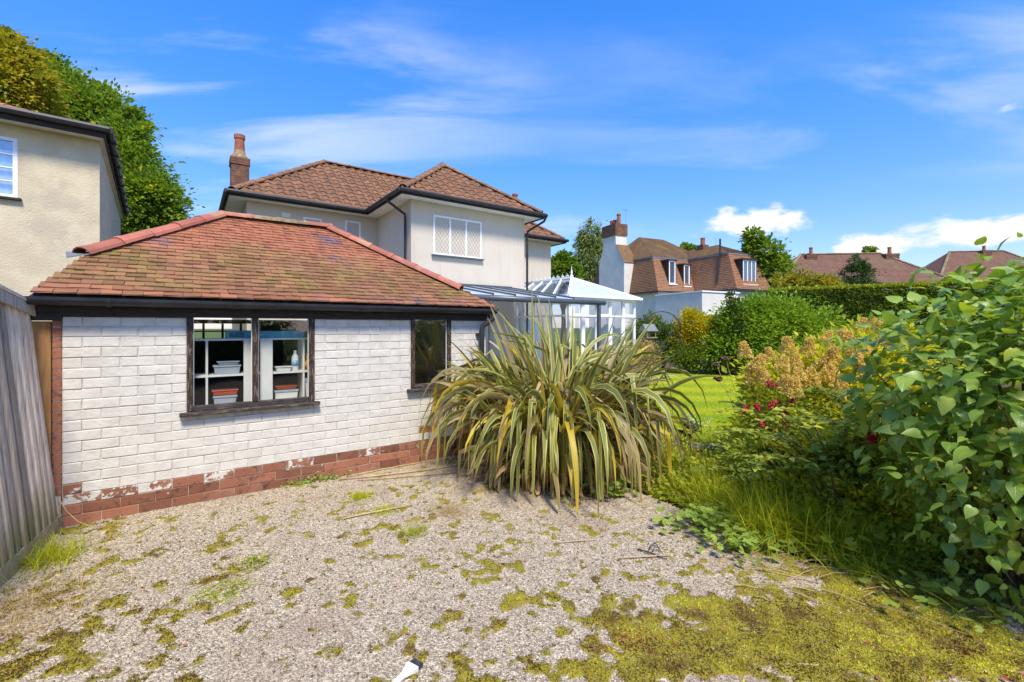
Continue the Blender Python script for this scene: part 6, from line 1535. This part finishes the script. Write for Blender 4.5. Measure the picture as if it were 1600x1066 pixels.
stick(1180, 892, 1280, 914, .003, 'dry_stem', 'twig', 'pale twig on the moss in front of the big leaved bush')
stick(1225, 1042, 1285, 1044, .003, 'dry_stem', 'twig', 'short straw twig on the moss near the bottom edge')
wc = MB(); c = Vector(gp(1027, 868)); pts = []
for i in range(60):
    t = i/59*4.4*math.pi*1.0; pts.append((.035*math.cos(t), i/59*.13-.02, .035*abs(math.sin(t))+.008))
wc.tube(pts, .0028, 5); o = wc.build('wire_coil', 'iron', None, smooth=True); o.location = c; props(o, 'dark loose coil of wire lying on the gravel', 'wire')
c = Vector(gp(672, 716)); bk_ = MB(); bk_.lathe([(.045,0),(.055,.015),(.052,.035),(.035,.05),(.01,.052)], seg=12); o = bk_.build('drain_cap', 'black_plastic', None, smooth=True); o.location = c; o.scale = (1.25, .8, .8); o.rotation_euler = (0, 0, .5); props(o, 'shiny black plastic cap on the gravel by the garage wall', 'cap')
# paint brush
pb = empty('paint_brush', (*gp(643, 1052)[:2], .016), 0, 'white handled paint brush with dark bristles lying on the gravel at the bottom', 'paint brush')
pb.rotation_euler = (0, 0, R(58)); pb.scale = (1.1, 1.25, 1.1)
MB().add([(-.16,-.009,.0),(-.05,-.011,0),(-.012,-.024,0),(-.012,.024,0),(-.05,.011,0),(-.16,.009,0),(-.16,-.009,.013),(-.05,-.011,.014),(-.012,-.024,.016),(-.012,.024,.016),(-.05,.011,.014),(-.16,.009,.013)], [(5,4,3,2,1,0),(6,7,8,9,10,11),(0,1,7,6),(1,2,8,7),(2,3,9,8),(3,4,10,9),(4,5,11,10),(5,0,6,11)]).build('handle', 'white_paint', pb, bevel=.003)
MB().box(-.0115, .012, -.025, .025, -.001, .017).build('ferrule', 'milky_plastic', pb); MB().box(.0125, .042, -.023, .023, .001, .014).build('bristles', 'bristle', pb)
# bramble runner hanging from the fence end
rn = MB(); rn.tube([Vector(at(92, 780, 3.5)), Vector(at(105, 800, 3.5)), Vector(at(122, 815, 3.45)), Vector(at(150, 822, 3.42))-Vector((0,0,.02))], .003, 5); rn.build('runner', 'dry_stem', None, label='thin orange runner trailing from the fence end to the brick base', cat='runner', smooth=True)

# groups for the repeats
GR = {'oak_tree': None, 'distant_tree': 'treetops over the far roofs', 'dry_leaf_stalk': 'dry flax stalks along the garage wall', 'twig': 'loose twigs on the drive', 'grass_tuft': 'grass tufts in the planting bed',
      'feather_grass': 'feathery grass clumps', 'lady_mantle': 'round leaved plants at the gravel edge', 'weed_tuft': 'weeds in the gravel', 'creeping_weed': 'flat weeds in the gravel', 'wall_weed': 'weeds along the garage wall',
      'dead_flower': 'dead flower heads over the lawn', 'plastic_tub': 'tubs and boxes on the garage shelves', 'bungalow': 'bungalows beyond the hedge'}
for o in list(COL.objects):
    g_ = GR.get(o.name.split('.')[0])
    if g_ and o.parent is None: o['group'] = g_
